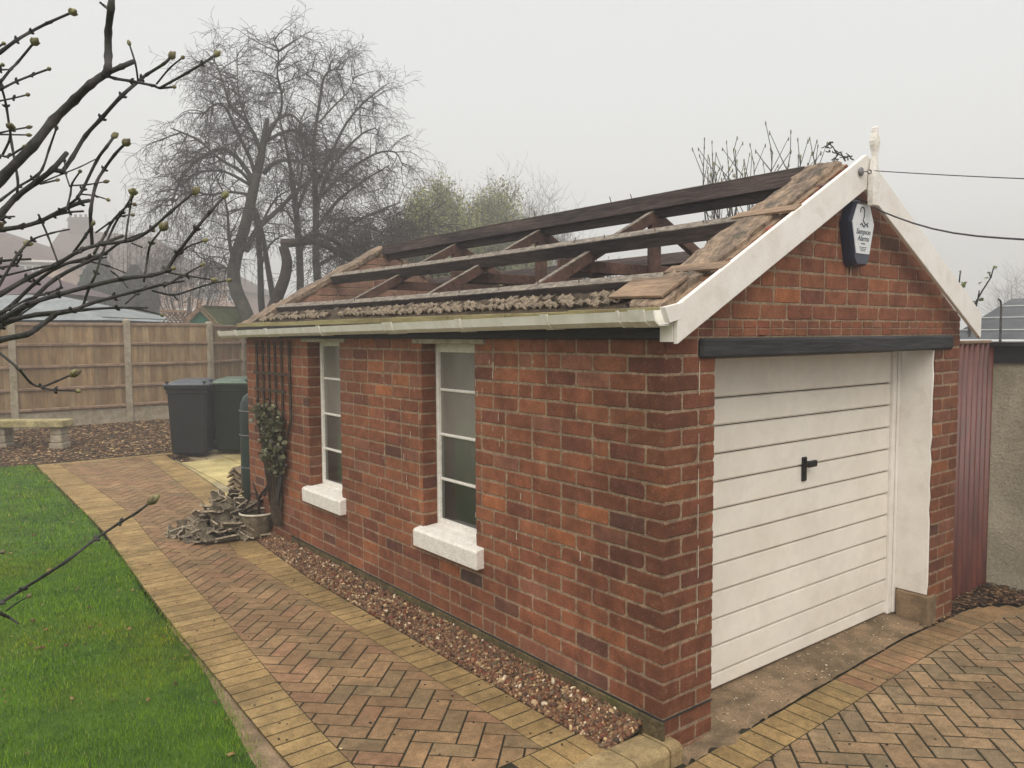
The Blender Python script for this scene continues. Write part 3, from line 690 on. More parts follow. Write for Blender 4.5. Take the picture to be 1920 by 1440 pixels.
TD = [(.20, .16, .010, .7), (.24, .20, .014, 1.0), (.14, .12, .006, .5), (.16, .26, .012, .8), (.26, .13, .014, 1.2), (.10, .08, .003, .5)]
for k, (wx, ly, am, wv) in enumerate(TD+TD):
    V, F = tilemesh(40+k, wx, ly, am, wv, .019, .22); mb = MB(); c_ = rng.uniform(.6, 1.25); nt_ = 14*5*2; mb.add(V, F[:nt_], (c_*.8, c_*.78, c_*.72)); n0_ = len(mb.f); mb.f += [tuple(f) for f in F[nt_:]]; mb.c += [(c_*1.5, c_*1.46, c_*1.4)]*(len(F)-nt_); mb.mi += [0]*(len(F)-nt_)
    me_o = mb.build('broken_tile', 'tile', None); tile_me.append(me_o.data); me_o.data.name = 'broken_tile'; bpy.data.objects.remove(me_o)
crest_me = []
for k in range(7):
    r_ = random.Random(90+k); mb = MB(); wx, ly = r_.uniform(.075, .10), r_.uniform(.06, .11); V, F = tilemesh(70+k, wx, ly, r_.uniform(.011, .018), 1.0, .010, .3)
    V = [Vector((p.x, p.y, p.z+r_.uniform(-.004, .004))) for p in V]; c_ = r_.uniform(.75, 1.35); mb.add(V, F, (c_, c_*.95, c_*.92)); o = mb.build('tile_crest', 'tile', None); crest_me.append(o.data); bpy.data.objects.remove(o)
def put(me, name, loc, R, label, cat, group, sc_=1.0):
    o = bpy.data.objects.new(name, me); C.objects.link(o)
    o.matrix_world = Matrix.Translation(loc) @ (R.to_4x4() @ Matrix.Scale(sc_, 4)); return tagp(o, label, cat, group)
# row along the eaves
r_ = random.Random(5); y = .36; base = Matrix.Rotation(-math.atan(.556), 3, 'Y')
while y < 4.95:
    gap = 3.35 < y < 3.52
    for row in range(2):
        if gap or (row == 1 and r_.random() < .35): continue
        x = .070+row*.050+r_.uniform(-.008, .008); z = zt(x)+.004+r_.uniform(-.006, .006)
        R = base @ Matrix.Rotation(math.pi/2+r_.uniform(-.2, .2), 3, 'Z') @ Matrix.Rotation(r_.uniform(-.2, .2), 3, 'X') @ Matrix.Rotation(r_.uniform(-.2, .2), 3, 'Y')
        zone = 'left of the far window' if y > 3.8 else ('over the far window' if y > 3.15 else ('between the two windows' if y > 2.05 else ('over the near window' if y > 1.4 else ('right of the near window' if y > .85 else 'by the front verge boards'))))
        k_ = r_.randrange(len(crest_me)); look = ['pale crumbly', 'grey-brown', 'dark mossy', 'ragged', 'small curled', 'rough grey', 'buff'][k_]
        put(crest_me[k_], 'broken_tile', (x, y, z), R, look+' broken tile end in the '+('lower' if row == 0 else 'upper')+' eaves row, '+zone, 'tile fragment', 'broken tile ends along the garage eaves', r_.uniform(.62, .85))
    y += r_.uniform(.052, .072)
# moss / dirt under them
mb = MB(); 
V = []; F = []; n = 90
for i in range(n+1):
    y = .30+(5.0-.30)*i/n
    for j in range(7):
        x = .0+.20*j/6; V.append((x, y, zt(x)-.022+.020*abs(noise.noise(Vector((x*22, y*14, 1))))))
for i in range(n):
    for j in range(6): a = i*7+j; F.append((a, a+1, a+8, a+7)[::-1])
mb.add(V, F); mb.build('mortar_debris', 'soil', garage)

# ================================================================== GROUND
def terrain(name, x0, x1, y0, y1, nx, ny, zf, mat, kind='structure'):
    mb = MB(); V = [(x0+(x1-x0)*i/nx, y0+(y1-y0)*j/ny, 0) for i in range(nx+1) for j in range(ny+1)]
    V = [(x, y, zf(x, y)) for x, y, _ in V]; F = [(i*(ny+1)+j, (i+1)*(ny+1)+j, (i+1)*(ny+1)+j+1, i*(ny+1)+j+1) for i in range(nx) for j in range(ny)]
    mb.add(V, F); o = mb.build(name, mat, None, smooth=True); o['kind'] = kind; return o
def gbase(x, y):
    if y < 5.2: return -.25
    if y < 6.4: return -.25+(zg(y)-.03+.25)*(y-5.2)/1.2
    return zg(y)-.03
# one sheet reaching the horizon: fine near, coarse far
mb = MB(); xs = [-300, -120, -60, -30]+[-20+i for i in range(0, 61)]+[60, 120, 300]; ys = [-200, -60, -20, -8, -3, 0, 2.5, 5.2]+[5.6+.4*i for i in range(24)]+[16+2*i for i in range(12)]+[60, 120, 300]
V = [(x, y, gbase(x, y)) for x in xs for y in ys]; ny = len(ys); F = [(i*ny+j, (i+1)*ny+j, (i+1)*ny+j+1, i*ny+j+1) for i in range(len(xs)-1) for j in range(ny-1)]
mb.add(V, F); o = mb.build('ground', 'soil', None, smooth=True); o['kind'] = 'structure'

# path edges (left outer/inner, right outer/inner), driveway lines
LOUT = [(-1.42, -1.6), (-1.385, .2), (-1.37, 1.16), (-1.345, 1.9), (-1.32, 2.77), (-1.27, 3.85), (-1.16, 5.75), (-1.17, 7.6), (-1.20, 9.9)]
LIN = [(-1.22, -1.6), (-1.185, .2), (-1.15, 1.1), (-1.11, 1.7), (-1.03, 2.75), (-.91, 4.85), (-.80, 6.44), (-.85, 8.0), (-.95, 9.9)]
RIN = [(-.435, -1.6), (-.435, 4.3), (-.30, 5.2), (-.06, 6.45), (.05, 8.2), (.14, 9.9)]
ROUT = [(-.24, -1.6), (-.245, 3.2), (-.17, 4.5), (-.02, 5.4), (.25, 6.6), (.36, 8.2), (.40, 9.9)]
def xat(L_, y):
    for (a, b), (c, d) in zip(L_, L_[1:]):
        if b <= y <= d: return a+(c-a)*(y-b)/(d-b)
    return L_[0][0] if y < L_[0][1] else L_[-1][0]
PAV = [(s(145, 117, 87), 4), (s(142, 113, 84), 4), (s(140, 115, 85), 3), (s(149, 121, 90), 2), (s(133, 112, 84), 1.2), (s(145, 112, 86), 2)]
BORD = [(s(157, 132, 90), 4), (s(152, 127, 86), 3), (s(148, 124, 84), 2), (s(161, 136, 94), 2)]
def pick(P, lo=.88, hi=1.1):
    t = rng.uniform(0, sum(w_ for _, w_ in P))
    for c, w_ in P:
        t -= w_
        if t <= 0: break
    f = rng.uniform(lo, hi); return tuple(x*f for x in c)
pplace = lambda u, v, n: (u, v, zg(v)+n)
mb = MB()
def herring(mb, regions, cols, place, U=.1045, t1y=True, x0=-2, x1=1, y0=-2, y1=10, joint=.0095):
    a = Vector((.7071, -.7071)); b = Vector((-.7071, -.7071)) if t1y else Vector((.7071, .7071))
    T1 = a+b; T2 = 2*a-2*b; N = int((max(x1-x0, y1-y0)/U))+6; cx, cy = (x0+x1)/2, (y0+y1)/2
    i1, i2 = int(N*.8), int(N*.5)
    for i in range(-i1, i1):
        for j in range(-i2, i2):
            o = T1*i+T2*j
            for (A0, B0, A1, B1) in ((0, 0, 2, 1), (-1, 0, 0, 2)):
                cc = o+a*((A0+A1)/2)+b*((B0+B1)/2); wx, wy = cx+cc.x*U, cy+cc.y*U
                if wx < x0-.2 or wx > x1+.2 or wy < y0-.2 or wy > y1+.2: continue
                h = joint/2/U; P = [(A0+h, B0+h), (A1-h, B0+h), (A1-h, B1-h), (A0+h, B1-h)]
                Q = [(cx+(o+a*p+b*q).x*U, cy+(o+a*p+b*q).y*U) for p, q in P]
                if area(Q) < 0: Q = Q[::-1]
                col = pick(cols); dz = rng.uniform(-.0006, .0012)
                for reg in regions:
                    R = Q
                    for hp in reg(wx, wy):
                        R = clip(R, *hp)
                        if len(R) < 3: break
                    if len(R) >= 3: block(mb, R, place, col, .0022, dz, -.022)
def hpl(p, q, side):
    # half plane to the given side of p->q (side=+1 left)
    dx, dy = q[0]-p[0], q[1]-p[1]; L_ = math.hypot(dx, dy); return (-dy/L_*side, dx/L_*side, (dy*p[0]-dx*p[1])/L_*side)
def pathreg(x, y):
    e = .15
    def ln(Lx, side, off):
        p = (xat(Lx, y-e)+off, y-e); q = (xat(Lx, y+e)+off, y+e); return hpl(p, q, side)
    return [ln(LIN, -1, .004), ln(RIN, 1, -.004), (0, -1, 9.78), (0, 1, -.31)] if x > -.62 or y > .33 else [ln(LIN, -1, .004), ln(RIN, 1, -.004), (0, -1, 9.78), (0, 1, 1.4)]
herring(mb, [pathreg], PAV, pplace, x0=-1.3, x1=.3, y0=-1.2, y1=9.9)
def border(mb, Lin, Lout, y0, y1, step=.105):
    y = y0
    while y < y1:
        e = step-.0095
        P = [(xat(Lin, y), y), (xat(Lout, y), y), (xat(Lout, y+e), y+e), (xat(Lin, y+e), y+e)]
        if area(P) < 0: P = P[::-1]
        block(mb, P, pplace, pick(BORD), .002, rng.uniform(-.0005, .001), -.02); y += step
border(mb, LIN, LOUT, -1.55, 9.7); border(mb, RIN, ROUT, .315, 9.7)
y = 9.79      # far soldier edge
x = -1.2
while x < .40: block(mb, [(x, y), (x+.195, y), (x+.195, y+.1), (x, y+.1)], pplace, pick(BORD), .003, .001, -.02); x += .2
x = -.62      # near edge course along the kerb
while x < -.25: block(mb, [(x, .11), (x+.099, .11), (x+.099, .305), (x, .305)], pplace, pick(BORD), .003, 0, -.02); x += .104
o = mb.build('block_path', 'paver', None); o['kind'] = 'structure'
mb = MB(); n = 60
for i in range(n):
    a = -1.6+(9.9+1.6)*i/n; b = -1.6+(9.9+1.6)*(i+1)/n
    V = [(xat(LOUT, a)-.004, a, zg(a)-.0022), (xat(ROUT, a)+.004 if a > .1 else -.62, a, zg(a)-.0022), (xat(ROUT, b)+.004 if b > .1 else -.62, b, zg(b)-.0022), (xat(LOUT, b)-.004, b, zg(b)-.0022)]
    mb.add(V, [(0, 1, 2, 3)])
o = mb.build('path_bed', 'joint', None); o['kind'] = 'structure'
# kerb blocks closing the gravel bed
mb = MB(); kb = s(158, 138, 102)
for x0, x1 in ((-.68, -.462), (-.454, -.240), (-.232, -.036), (-.026, .048)):
    A = [(-.075, -.19), (-.075, -.115), (-.070, -.100), (-.055, -.090), (-.035, -.087), (.105, -.092), (.105, -.19)]
    f = rng.uniform(.92, 1.08); mb.poly([(x0, y, z) for y, z in A], (x1-x0, 0, 0), col=tuple(v*f for v in kb))
o = mb.build('kerb', 'paver', None); o['kind'] = 'structure'; bv = o.modifiers.new('b', 'BEVEL'); bv.width = .005; bv.segments = 2
# driveway
dz0 = -.18
DO = lambda x: -.105+.045*min(x, 2.2) if x < 2.2 else -.006-.02*(x-2.2)
mb = MB(); dpl = lambda u, v, n: (u, v, dz0+n+ (.0))
x = .12-2.0
while x < 3.0:
    e = .096; k = .02*(max(0, x-2.3))
    a0, a1 = DO(x), DO(x+e)
    P = [(x, a0), (x+e, a1), (x+e-.03*(x > 2.5)*(x-2.5), a1-.195), (x-.03*(x > 2.5)*(x-2.5), a0-.195)]
    if x > -.1: block(mb, P[::-1], dpl, pick(BORD if x < 1.3 else PAV), .002, rng.uniform(-.0004, .001), -.02)
    x += .105
x = 2.98
for i in range(7):    # curved tail of the border beside the wood chips
    a = -.02-.35*i*.1; cx_, cy_ = 3.02+.098*i, -.03-.012*i*i; R = Matrix.Rotation(-.06*i, 2)
    Q = [Vector((cx_, cy_))+R @ Vector(p) for p in ((0, 0), (.099, 0), (.099, -.195), (0, -.195))]
    block(mb, [tuple(q_) for q_ in Q][::-1], dpl, pick(PAV), .003, 0, -.02)
def drreg(x, y):
    lim = -.205 if x > 2.2 else 0
    return [hpl((x-.2, DO(x-.2)-.2), (x+.2, DO(x+.2)-.2), -1)]
DRV = [(s(150, 126, 98), 4), (s(146, 121, 94), 4), (s(139, 119, 94), 3), (s(132, 115, 92), 2), (s(154, 130, 101), 2), (s(148, 120, 95), 2)]
herring(mb, [drreg], DRV, dpl, t1y=False, x0=.0, x1=4.6, y0=-2.1, y1=0.0, joint=.011)
o = mb.build('driveway', 'paver', None); o['kind'] = 'structure'
mb = MB(); mb.box((-2.6, -6, -.3), (6, -.0, dz0-.0022)); o = mb.build('driveway_bed', 'joint', None); o['kind'] = 'structure'
mb.__init__()
# concrete apron at the door, cracked into bays
mb = MB(); r_ = random.Random(2)
pts = [(.345, .62, -.05, .25), (.62, 1.30, -.075, .25), (1.31, 1.95, -.055, .25), (1.955, 2.56, -.02, .25)]
nx, ny = 160, 24; V = []; F = []
for i in range(nx+1):
    x = .33+(2.64-.33)*i/nx
    for j in range(ny+1):
        t = j/ny; yb = DO(x)+.003; y = yb+(.30-yb)*t
        z = -.170+.022*t+.006*noise.noise(Vector((x*5, y*5, 2)))+.0035*noise.noise(Vector((x*24, y*24, 2)))
        if x < .62 and t < .5: z -= .012*(1-t*2)*(1 if x < .56 else .3)
        for cx_ in (.72, 1.36, 1.98): 
            if abs(x-cx_-.06*math.sin(y*9)) < .009: z -= .012
        if ((x-1.24)/.07)**2+((y-.06)/.035)**2 < 1: z -= .026
        V.append((x, y, z))
for i in range(nx):
    for j in range(ny): a = i*(ny+1)+j; F.append((a, a+ny+1, a+ny+2, a+1))
mb.add(V, F); o = mb.build('concrete_apron', 'conc', None, smooth=True); o['kind'] = 'structure'
# concrete haunch at the foot of the near pier + strip
mb = MB(); nx, ny = 20, 8; V = []; F = []
for i in range(nx+1):
    for j in range(ny+1):
        x = .045+.42*i/nx; y = -.115+.125*j/ny+(.02*math.sin(x*9)); z = -.182+.016*(j/ny)**1.5*(1 if x < .36 else .6)+.006*noise.noise(Vector((x*14, y*14, 5)))
        V.append((x, y, z))
for i in range(nx):
    for j in range(ny): a = i*(ny+1)+j; F.append((a, a+ny+1, a+ny+2, a+1))
mb.add(V, F); o = mb.build('path_haunch', 'conc', None, smooth=True); o['kind'] = 'structure'
# sandstone slabs behind the garage / under the bins
def gpoly(pix, lift): 
    P = [G(a, b) for a, b in pix]; return [(p.x, p.y, p.z+lift) for p in P]
mb = MB(); 
slabs = [[(415, 928), (335, 880), (408, 872), (500, 905)], [(512, 926), (430, 927), (505, 906), (560, 915)]]
X0, Y0 = .38, 5.75
ang = D2R(0)
for i, x in enumerate((-.20, .42, 1.04, 1.66, 2.28)):
    for j in range(8):
        y = 5.6+.62*j-(.25 if i % 2 else 0)
        xs_ = x+.012; Q = [(xs_, y+.006), (xs_+.605, y+.006), (xs_+.605, y+.608), (xs_, y+.608)]
        Q = clip(Q, *hpl((xat(ROUT, y-.1)+.02, y-.1), (xat(ROUT, y+.9)+.02, y+.9), -1)) ; Q = clip(Q, 1, 0, -.62) if y > 8.9 else Q
        Q = clip(Q, 0, 1, -5.30); Q = clip(Q, -1, 0, 2.9)
        if len(Q) > 2 and y < 9.8: block(mb, Q, lambda u, v, n: (u, v, zg(v)+.002+n), pick([(s(184, 168, 122), 2), (s(172, 158, 124), 2), (s(162, 150, 122), 2), (s(190, 176, 128), 1)]), .004, 0, -.03)
o = mb.build('slab_paving', 'slab', None); o['kind'] = 'structure'
# gravel bed: surface + pebbles
mb = MB(); nx, ny = 4, 60; V = []; F = []
for i in range(nx+1):
    for j in range(ny+1):
        y = .10+5.3*j/ny; xl = xat(ROUT, y)+.003; x = xl+(.0-xl)*i/nx; z = -.118+.058*(i/nx)+.012*noise.noise(Vector((x*8, y*8, 0))); V.append((x, y, z))
for i in range(nx):
    for j in range(ny): a = i*(ny+1)+j; F.append((a, a+ny+1, a+ny+2, a+1))
mb.add(V, F); o = mb.build('gravel_bed', 'soil', None, smooth=True); o['kind'] = 'structure'
N = 15000; yy = .115+5.2*nr.random(N)**1.25; xl = np.array([xat(ROUT, y) for y in yy])+.012; t = nr.random(N); xx = xl+(-.012-xl)*t
zz = -.114+.062*t+nr.uniform(-.003, .008, N)
size = nr.lognormal(math.log(.0070), .42, N).clip(.0035, .018)
R = rotmats(N)*np.stack([size*nr.uniform(.8, 1.4, N), size*nr.uniform(.7, 1.1, N), size*nr.uniform(.45, .8, N)], 1)[:, None, :]
pal = np.array([s(112, 76, 54), s(128, 94, 68), s(96, 68, 52), s(148, 120, 86), s(108, 90, 70), s(78, 62, 48), s(118, 64, 44), s(190, 164, 124), s(222, 206, 178)])
cols = pal[nr.choice(9, N, p=[.18, .19, .13, .13, .12, .08, .07, .07, .03])]*nr.uniform(.8, 1.15, (N, 1))
o = bulk('gravel', ICO[0], ICO[1], R, np.stack([xx, yy, zz], 1), cols, 'peb', smooth=True, kind='stuff')
tagp(o, 'loose red and cream pebbles filling the narrow bed at the foot of the garage wall', 'gravel')
# wood chip areas: behind, and right of the driveway
cv = np.array([(-1, -.5, 0), (1, -.45, .1), (.9, .5, 0), (-.8, .45, .12), (-1, -.5, -.18), (1, -.45, -.08), (.9, .5, -.18), (-.8, .45, -.1)]); cf = np.array([(0, 1, 2, 3), (7, 6, 5, 4), (0, 4, 5, 1), (1, 5, 6, 2), (2, 6, 7, 3), (3, 7, 4, 0)])
def chips(N, xf, yf, zf, smin, smax, nm, label, pal, keep=None, pp=None):
    x = xf(N); y = yf(N)
    if keep is not None: k_ = np.array([keep(a, b) for a, b in zip(x, y)]); x, y = x[k_], y[k_]
    n = len(x); z = np.array([zf(a, b) for a, b in zip(x, y)])+nr.uniform(0, .012, n)
    sz = nr.uniform(smin, smax, n); R = yawmats(n, .5)*np.stack([sz, sz*nr.uniform(.5, .9, n), sz*.8], 1)[:, None, :]
    pal = np.array(pal); c = pal[nr.choice(len(pal), n, p=pp)]*nr.uniform(.7, 1.2, (n, 1))
    o = bulk(nm, cv, cf, R, np.stack([x, y, z], 1), c, 'chip', kind='stuff'); return tagp(o, label, 'wood chips')
CPAL = [s(142, 112, 84), s(124, 96, 74), s(168, 138, 102), s(100, 78, 62), s(204, 176, 134), s(112, 82, 62)]
def keepA(x, y):
    if y < 9.8: return x > xat(ROUT, y)+.01 and not (x > .42 and y < 9.6) if y > 7.8 else False
    return x < 3.4
chips(34000, lambda n: nr.uniform(-7, 3.4, n), lambda n: 9.0+5.2*nr.random(n), lambda a, b: zg(b)-.006, .012, .032, 'wood_chips', 'brown and tan wood chips spread between the path end and the wooden fence', CPAL, lambda x, y: (y > 9.95+max(0, -1.3-x)*.16 and not (x > .78 and y < 10.3)) or (x > .44+.0 and y < 10.4 and y > 9.1 and x < .80+(y-9.1)*.2))
terrain('bark_ground', -30, 12, 9.93, 16, 42, 12, lambda x, y: zg(y)-.010, 'soil')
chips(6000, lambda n: nr.uniform(2.5, 3.82, n), lambda n: nr.uniform(-.75, .6, n), lambda a, b: -.176+.018*max(0, a-2.9), .008, .022, 'wood_chips', 'dark brown bark chips in the corner at the foot of the red corrugated sheet', [s(92, 70, 56), s(76, 56, 46), s(120, 92, 72), s(60, 46, 38), s(160, 130, 96)], lambda x, y: y > DO(x)-.004-(0 if x < 3.0 else .0) if x < 2.98 else y > (-.03-.012*((x-3.02)/.098)**2*1.0)+.01)
terrain('bark_ground', 2.62, 3.85, -.9, .8, 10, 10, lambda x, y: (-.186+.016*max(0, x-2.9)) if y > DO(min(x, 3.0))-.0-(.9*(max(0, x-3.05))**1.6) else -.24, 'soil')

# ------------------------------------------------------------------ lawn
def lawn_x(y): return xat(LOUT, y)-.012-(.06*max(0, min(1, (2.0-y)/1.0)))-(.05*max(0, min(1, (1.4-y)/.8)))+.012*math.sin(y*3.1)
def lawn_far(x): return 9.95+max(0, -1.3-x)*.14
mb = MB(); V = []; F = []; nx, ny = 40, 60
for i in range(nx+1):
    for j in range(ny+1):
        y = -2.0+12.0*j/ny; xr = lawn_x(y); x = xr-11*(i/nx)**1.6; yy_ = min(y, lawn_far(x)) if j < ny else lawn_far(x); V.append((x, yy_, zg(yy_)-.004-(.02 if i == 0 else 0)+.008*noise.noise(Vector((x*.8, y*.8, 3)))))
for i in range(nx):
    for j in range(ny): a = i*(ny+1)+j; F.append((a, a+1, a+ny+2, a+ny+1))
mb.add(V, F); o = mb.build('lawn_ground', 'turf', None, smooth=True); o['kind'] = 'structure'
mb = MB(); V = []; F = []      # earth and mortar strip between lawn and border
for j in range(41):
    y = -1.6+4.6*j/40; V += [(lawn_x(y)-.02, y, -.118), (xat(LOUT, y)-.001, y, -.122+.006*math.sin(y*23))]
for j in range(40): F.append((2*j, 2*j+1, 2*j+3, 2*j+2))
mb.add(V, F); o = mb.build('edging_strip', 'conc', None, smooth=True); o['kind'] = 'structure'
def grass(N, y0, y1, span, hmin, hmax, wd, nm_i):
    y = nr.uniform(y0, y1, N); xr = np.array([lawn_x(b) for b in y]); x = xr-span*nr.random(N)+nr.normal(0, .022, N)
    d = Vector((0, 0, 0))
    # keep what can be seen from the photo's place or a step beside it
    fx, fy = x-CP.x, y-CP.y; dep = fx*cd.x+fy*cd.y; lat = fx*cr.x+fy*cr.y; k_ = (lat > -.78*dep-.5) & (y < np.array([lawn_far(a) for a in x]))
    x, y = x[k_], y[k_]; n = len(x); z = np.array([zg(b) for b in y])-.006+np.array([.008*noise.noise(Vector((a*.8, b*.8, 3))) for a, b in zip(x, y)])
    clump = np.array([noise.noise(Vector((a*2.3, b*2.3, 9)))+.6*noise.noise(Vector((a*7, b*7, 4))) for a, b in zip(x, y)])
    h = nr.uniform(hmin, hmax, n)*(1+.35*clump)
    bv = np.array([(-.5, 0, 0), (.5, 0, 0), (.28, .18, .55), (-.28, .18, .55), (0, .55, 1)]); 
    a = nr.uniform(0, 2*np.pi, n)+.0; bend = nr.uniform(.3, 1.6, n)
    c, s_ = np.cos(a), np.sin(a); zc = np.zeros(n)
    R = np.stack([c*wd, -s_*h*bend, zc, s_*wd, c*h*bend, zc, zc, zc, h], 1).reshape(n, 3, 3)
    yl = np.clip(clump*.7+nr.normal(0, .5, n), -1, 1)[:, None]
    base = np.array(s(92, 132, 6)); hi = np.array(s(126, 158, 14)); lo = np.array(s(72, 114, 4)); dry = np.array(s(158, 160, 92))
    col = np.where(yl > 0, base+(hi-base)*yl, base+(lo-base)*(-yl))*nr.uniform(.8, 1.2, (n, 1)); dm = nr.random(n) < .035; col[dm] = dry
    # warm yellowish patches in the near left of the lawn
    pt = np.array([noise.noise(Vector((a_*1.1+5, b_*1.1, 2))) for a_, b_ in zip(x, y)]); col[:, 0] *= 1+np.clip(pt, 0, .5)*1.1
    return bv, R, np.stack([x, y, z], 1), col
parts = [grass(150000, -.9, 2.6, 3.2, .012, .027, .0026, 0), grass(120000, 2.6, 5.4, 4.5, .013, .028, .004, 1), grass(80000, 5.4, 10.9, 8.5, .016, .030, .008, 2)]
gv = np.array([(-.5, 0, 0), (.5, 0, 0), (.28, .18, .55), (-.28, .18, .55), (-.02, .55, 1), (.02, .55, 1)]); gf = np.array([(0, 1, 2, 3), (3, 2, 5, 4)])
o = bulk('lawn_grass', gv, gf, np.concatenate([p[1] for p in parts]), np.concatenate([p[2] for p in parts]), np.concatenate([p[3] for p in parts]), 'grass', kind='stuff')
tagp(o, 'short green lawn grass left of the block paved path', 'grass')
NL = 260; ly_ = nr.uniform(-.5, 9.5, NL); lx_ = np.array([lawn_x(b) for b in ly_])-np.abs(nr.normal(0, 1.3, NL)); sz_ = nr.uniform(.006, .018, NL)
o = bulk('fallen_leaves', cv*np.array([1, 1.4, .5]), cf, yawmats(NL, .5)*np.stack([sz_, sz_*.8, sz_*.6], 1)[:, None, :], np.stack([lx_, ly_, np.array([zg(b) for b in ly_])+.016], 1), np.array([s(128, 96, 60), s(96, 72, 48), s(150, 124, 80)])[nr.choice(3, NL)], 'chip', kind='stuff'); tagp(o, 'small brown dead leaves scattered over the lawn', 'leaves')
# small leaf litter and seed husks on the paving
r_ = random.Random(3)
T = []; 
for _ in range(420):
    if r_.random() < .7: y = r_.uniform(-.5, 7); x = r_.uniform(-1.35, -.28) if r_.random() < .6 else r_.choice([r_.gauss(-.3, .06), r_.gauss(-1.3, .08)]); z = zg(y)+.004
    else: x = r_.uniform(.4, 3.2); y = r_.uniform(-1.2, .2); z = -.174 if y < -.1 else -.158
    if x > -.24 and y > .1: 
        if x < .35: continue
    T.append((x, y, z))
T = np.array(T); n = len(T); sz = nr.uniform(.0025, .0075, n); R = yawmats(n, .3)*np.stack([sz, sz*.9, sz], 1)[:, None, :]
Fk = nr.uniform(0, 1, (150, 2)); fx_ = .45+2.0*Fk[:, 0]; fy_ = np.array([DO(a) for a in fx_])+.02+.26*Fk[:, 1]; T2 = np.stack([fx_, fy_, -.168+.022*Fk[:, 1]+.006], 1)
sz2 = nr.uniform(.0018, .005, 150); o = bulk('paint_flakes', cv*np.array([1, 1.2, .5]), cf, yawmats(150, .2)*np.stack([sz2*1.4, sz2, sz2], 1)[:, None, :], T2, np.tile(np.array(s(232, 222, 200)), (150, 1)), 'chip', kind='stuff'); tagp(o, 'pale paint flakes scattered on the concrete in front of the garage door', 'litter')
o = bulk('leaf_litter', cv*np.array([1, 1.2, 2]), cf, R, T, np.array([s(62, 44, 36), s(48, 40, 32), s(84, 66, 44), s(214, 200, 160)])[nr.choice(4, n, p=[.4, .38, .17, .05])], 'chip', kind='stuff'); tagp(o, 'dark scattered leaf and seed litter lying on the paving', 'litter')

# ================================================================== OBJECTS BY THE GARAGE
# --- burglar alarm box on the gable
al = thing('alarm_box', 'dark blue hexagonal burglar alarm box with white face high on the gable', 'alarm', (1.47, -.05, 2.13))
O = Vector((1.508, 0, 2.265)); hw, hh = .120, .152
hexa = [(-.55, 1), (.55, 1), (1, .32), (.62, -.95), (.42, -1.15), (-.42, -1.15), (-.62, -.95), (-1, .32)]
mb = MB(); ring = lambda k, y, dz=0: [(O.x+u*hw*k, y, O.z+v*hh*k+dz) for u, v in hexa]
rs = [ring(1.05, -.002), ring(1.05, -.02), ring(1.03, -.048), ring(.97, -.066)]
V = [p for r2 in rs for p in r2]; k = 8; F = [tuple(range(3*k, 4*k))[::-1]]
for i in range(3):
    for j in range(k): F.append((i*k+j, i*k+(j+1) % k, (i+1)*k+(j+1) % k, (i+1)*k+j)[::-1])
mb.add(V, F); mb.build('casing', 'navy', al)
mb = MB(); fh = [(-.56, 1.0), (.56, 1.0), (.98, .32), (.60, -.80), (-.60, -.80), (-.98, .32)]
mb.poly([(O.x+u*hw*.93, -.0805, O.z+v*hh*.93) for u, v in fh][::-1], (0, -.003, 0)) if False else mb.poly([(O.x+u*hw*.95, -.0700, O.z+v*hh*.95) for u, v in fh][::-1], (0, .0038, 0)); fp = mb.build('face_plate', 'alarmw', al)
def text(body, size, loc, parent, name='lettering', shear=0.25):
    cu_ = bpy.data.curves.new(name, 'FONT'); cu_.body = body; cu_.size = size; cu_.align_x = 'CENTER'; cu_.extrude = .0006; cu_.shear = shear; cu_.offset = size*.012
    to = bpy.data.objects.new(name, cu_); C.objects.link(to); dg = bpy.context.evaluated_depsgraph_get(); me = bpy.data.meshes.new_from_object(to.evaluated_get(dg)); bpy.data.objects.remove(to)
    R = Matrix.Rotation(math.pi/2, 4, 'X'); off = WO.get(parent.name, Vector())
    me.transform(Matrix.Translation(Vector(loc)-off) @ R); me.materials.clear(); me.materials.append(M['ink']); o = bpy.data.objects.new(name, me); C.objects.link(o); o.parent = parent; return o
text('Sampson', .041, (O.x, -.0706, O.z-.012), fp); text('Alarms', .041, (O.x, -.0706, O.z-.048), fp)
mb = MB()
for z_, w_, h_ in ((-.066, .020, .007), (-.084, .038, .004), (-.093, .032, .004), (-.102, .026, .004)): mb.box((O.x-w_, -.0706, O.z+z_), (O.x+w_, -.0699, O.z+z_+h_))
o = mb.build('small_print', 'ink', fp); o['kind'] = 'stuff'
mb = MB()
th = [(-.012+.018*math.cos(a), .105+.018*math.sin(a)) for a in [math.pi*(1.15-1.25*i/10) for i in range(11)]]+[(.004, .078), (-.006, .060), (.008, .046), (.028, .040), (.040, .050)]
mb.tube([(O.x+u*1.15, -.0706, O.z+v*1.1-.004) for u, v in th], .0035, 6)
mb.tube([(O.x-.034+.013*i, -.0706, O.z+.036+.010*math.sin(i*1.7)) for i in range(7)], .004, 6); mb.build('emblem', 'ink', fp)
mb = MB(); mb.tube([(O.x-.004, -.012, O.z-.165), (O.x-.003, -.006, O.z-.20), (O.x-.004, -.006, O.z-.225)], .003, 6); mb.build('wire_tail', 'potrim', al)
mb = MB(); mb.bbox((O.x-.085, -.045, O.z+.155), (O.x+.02, -.008, O.z+.170), .004); mb.build('cable_clip', 'metal', al)
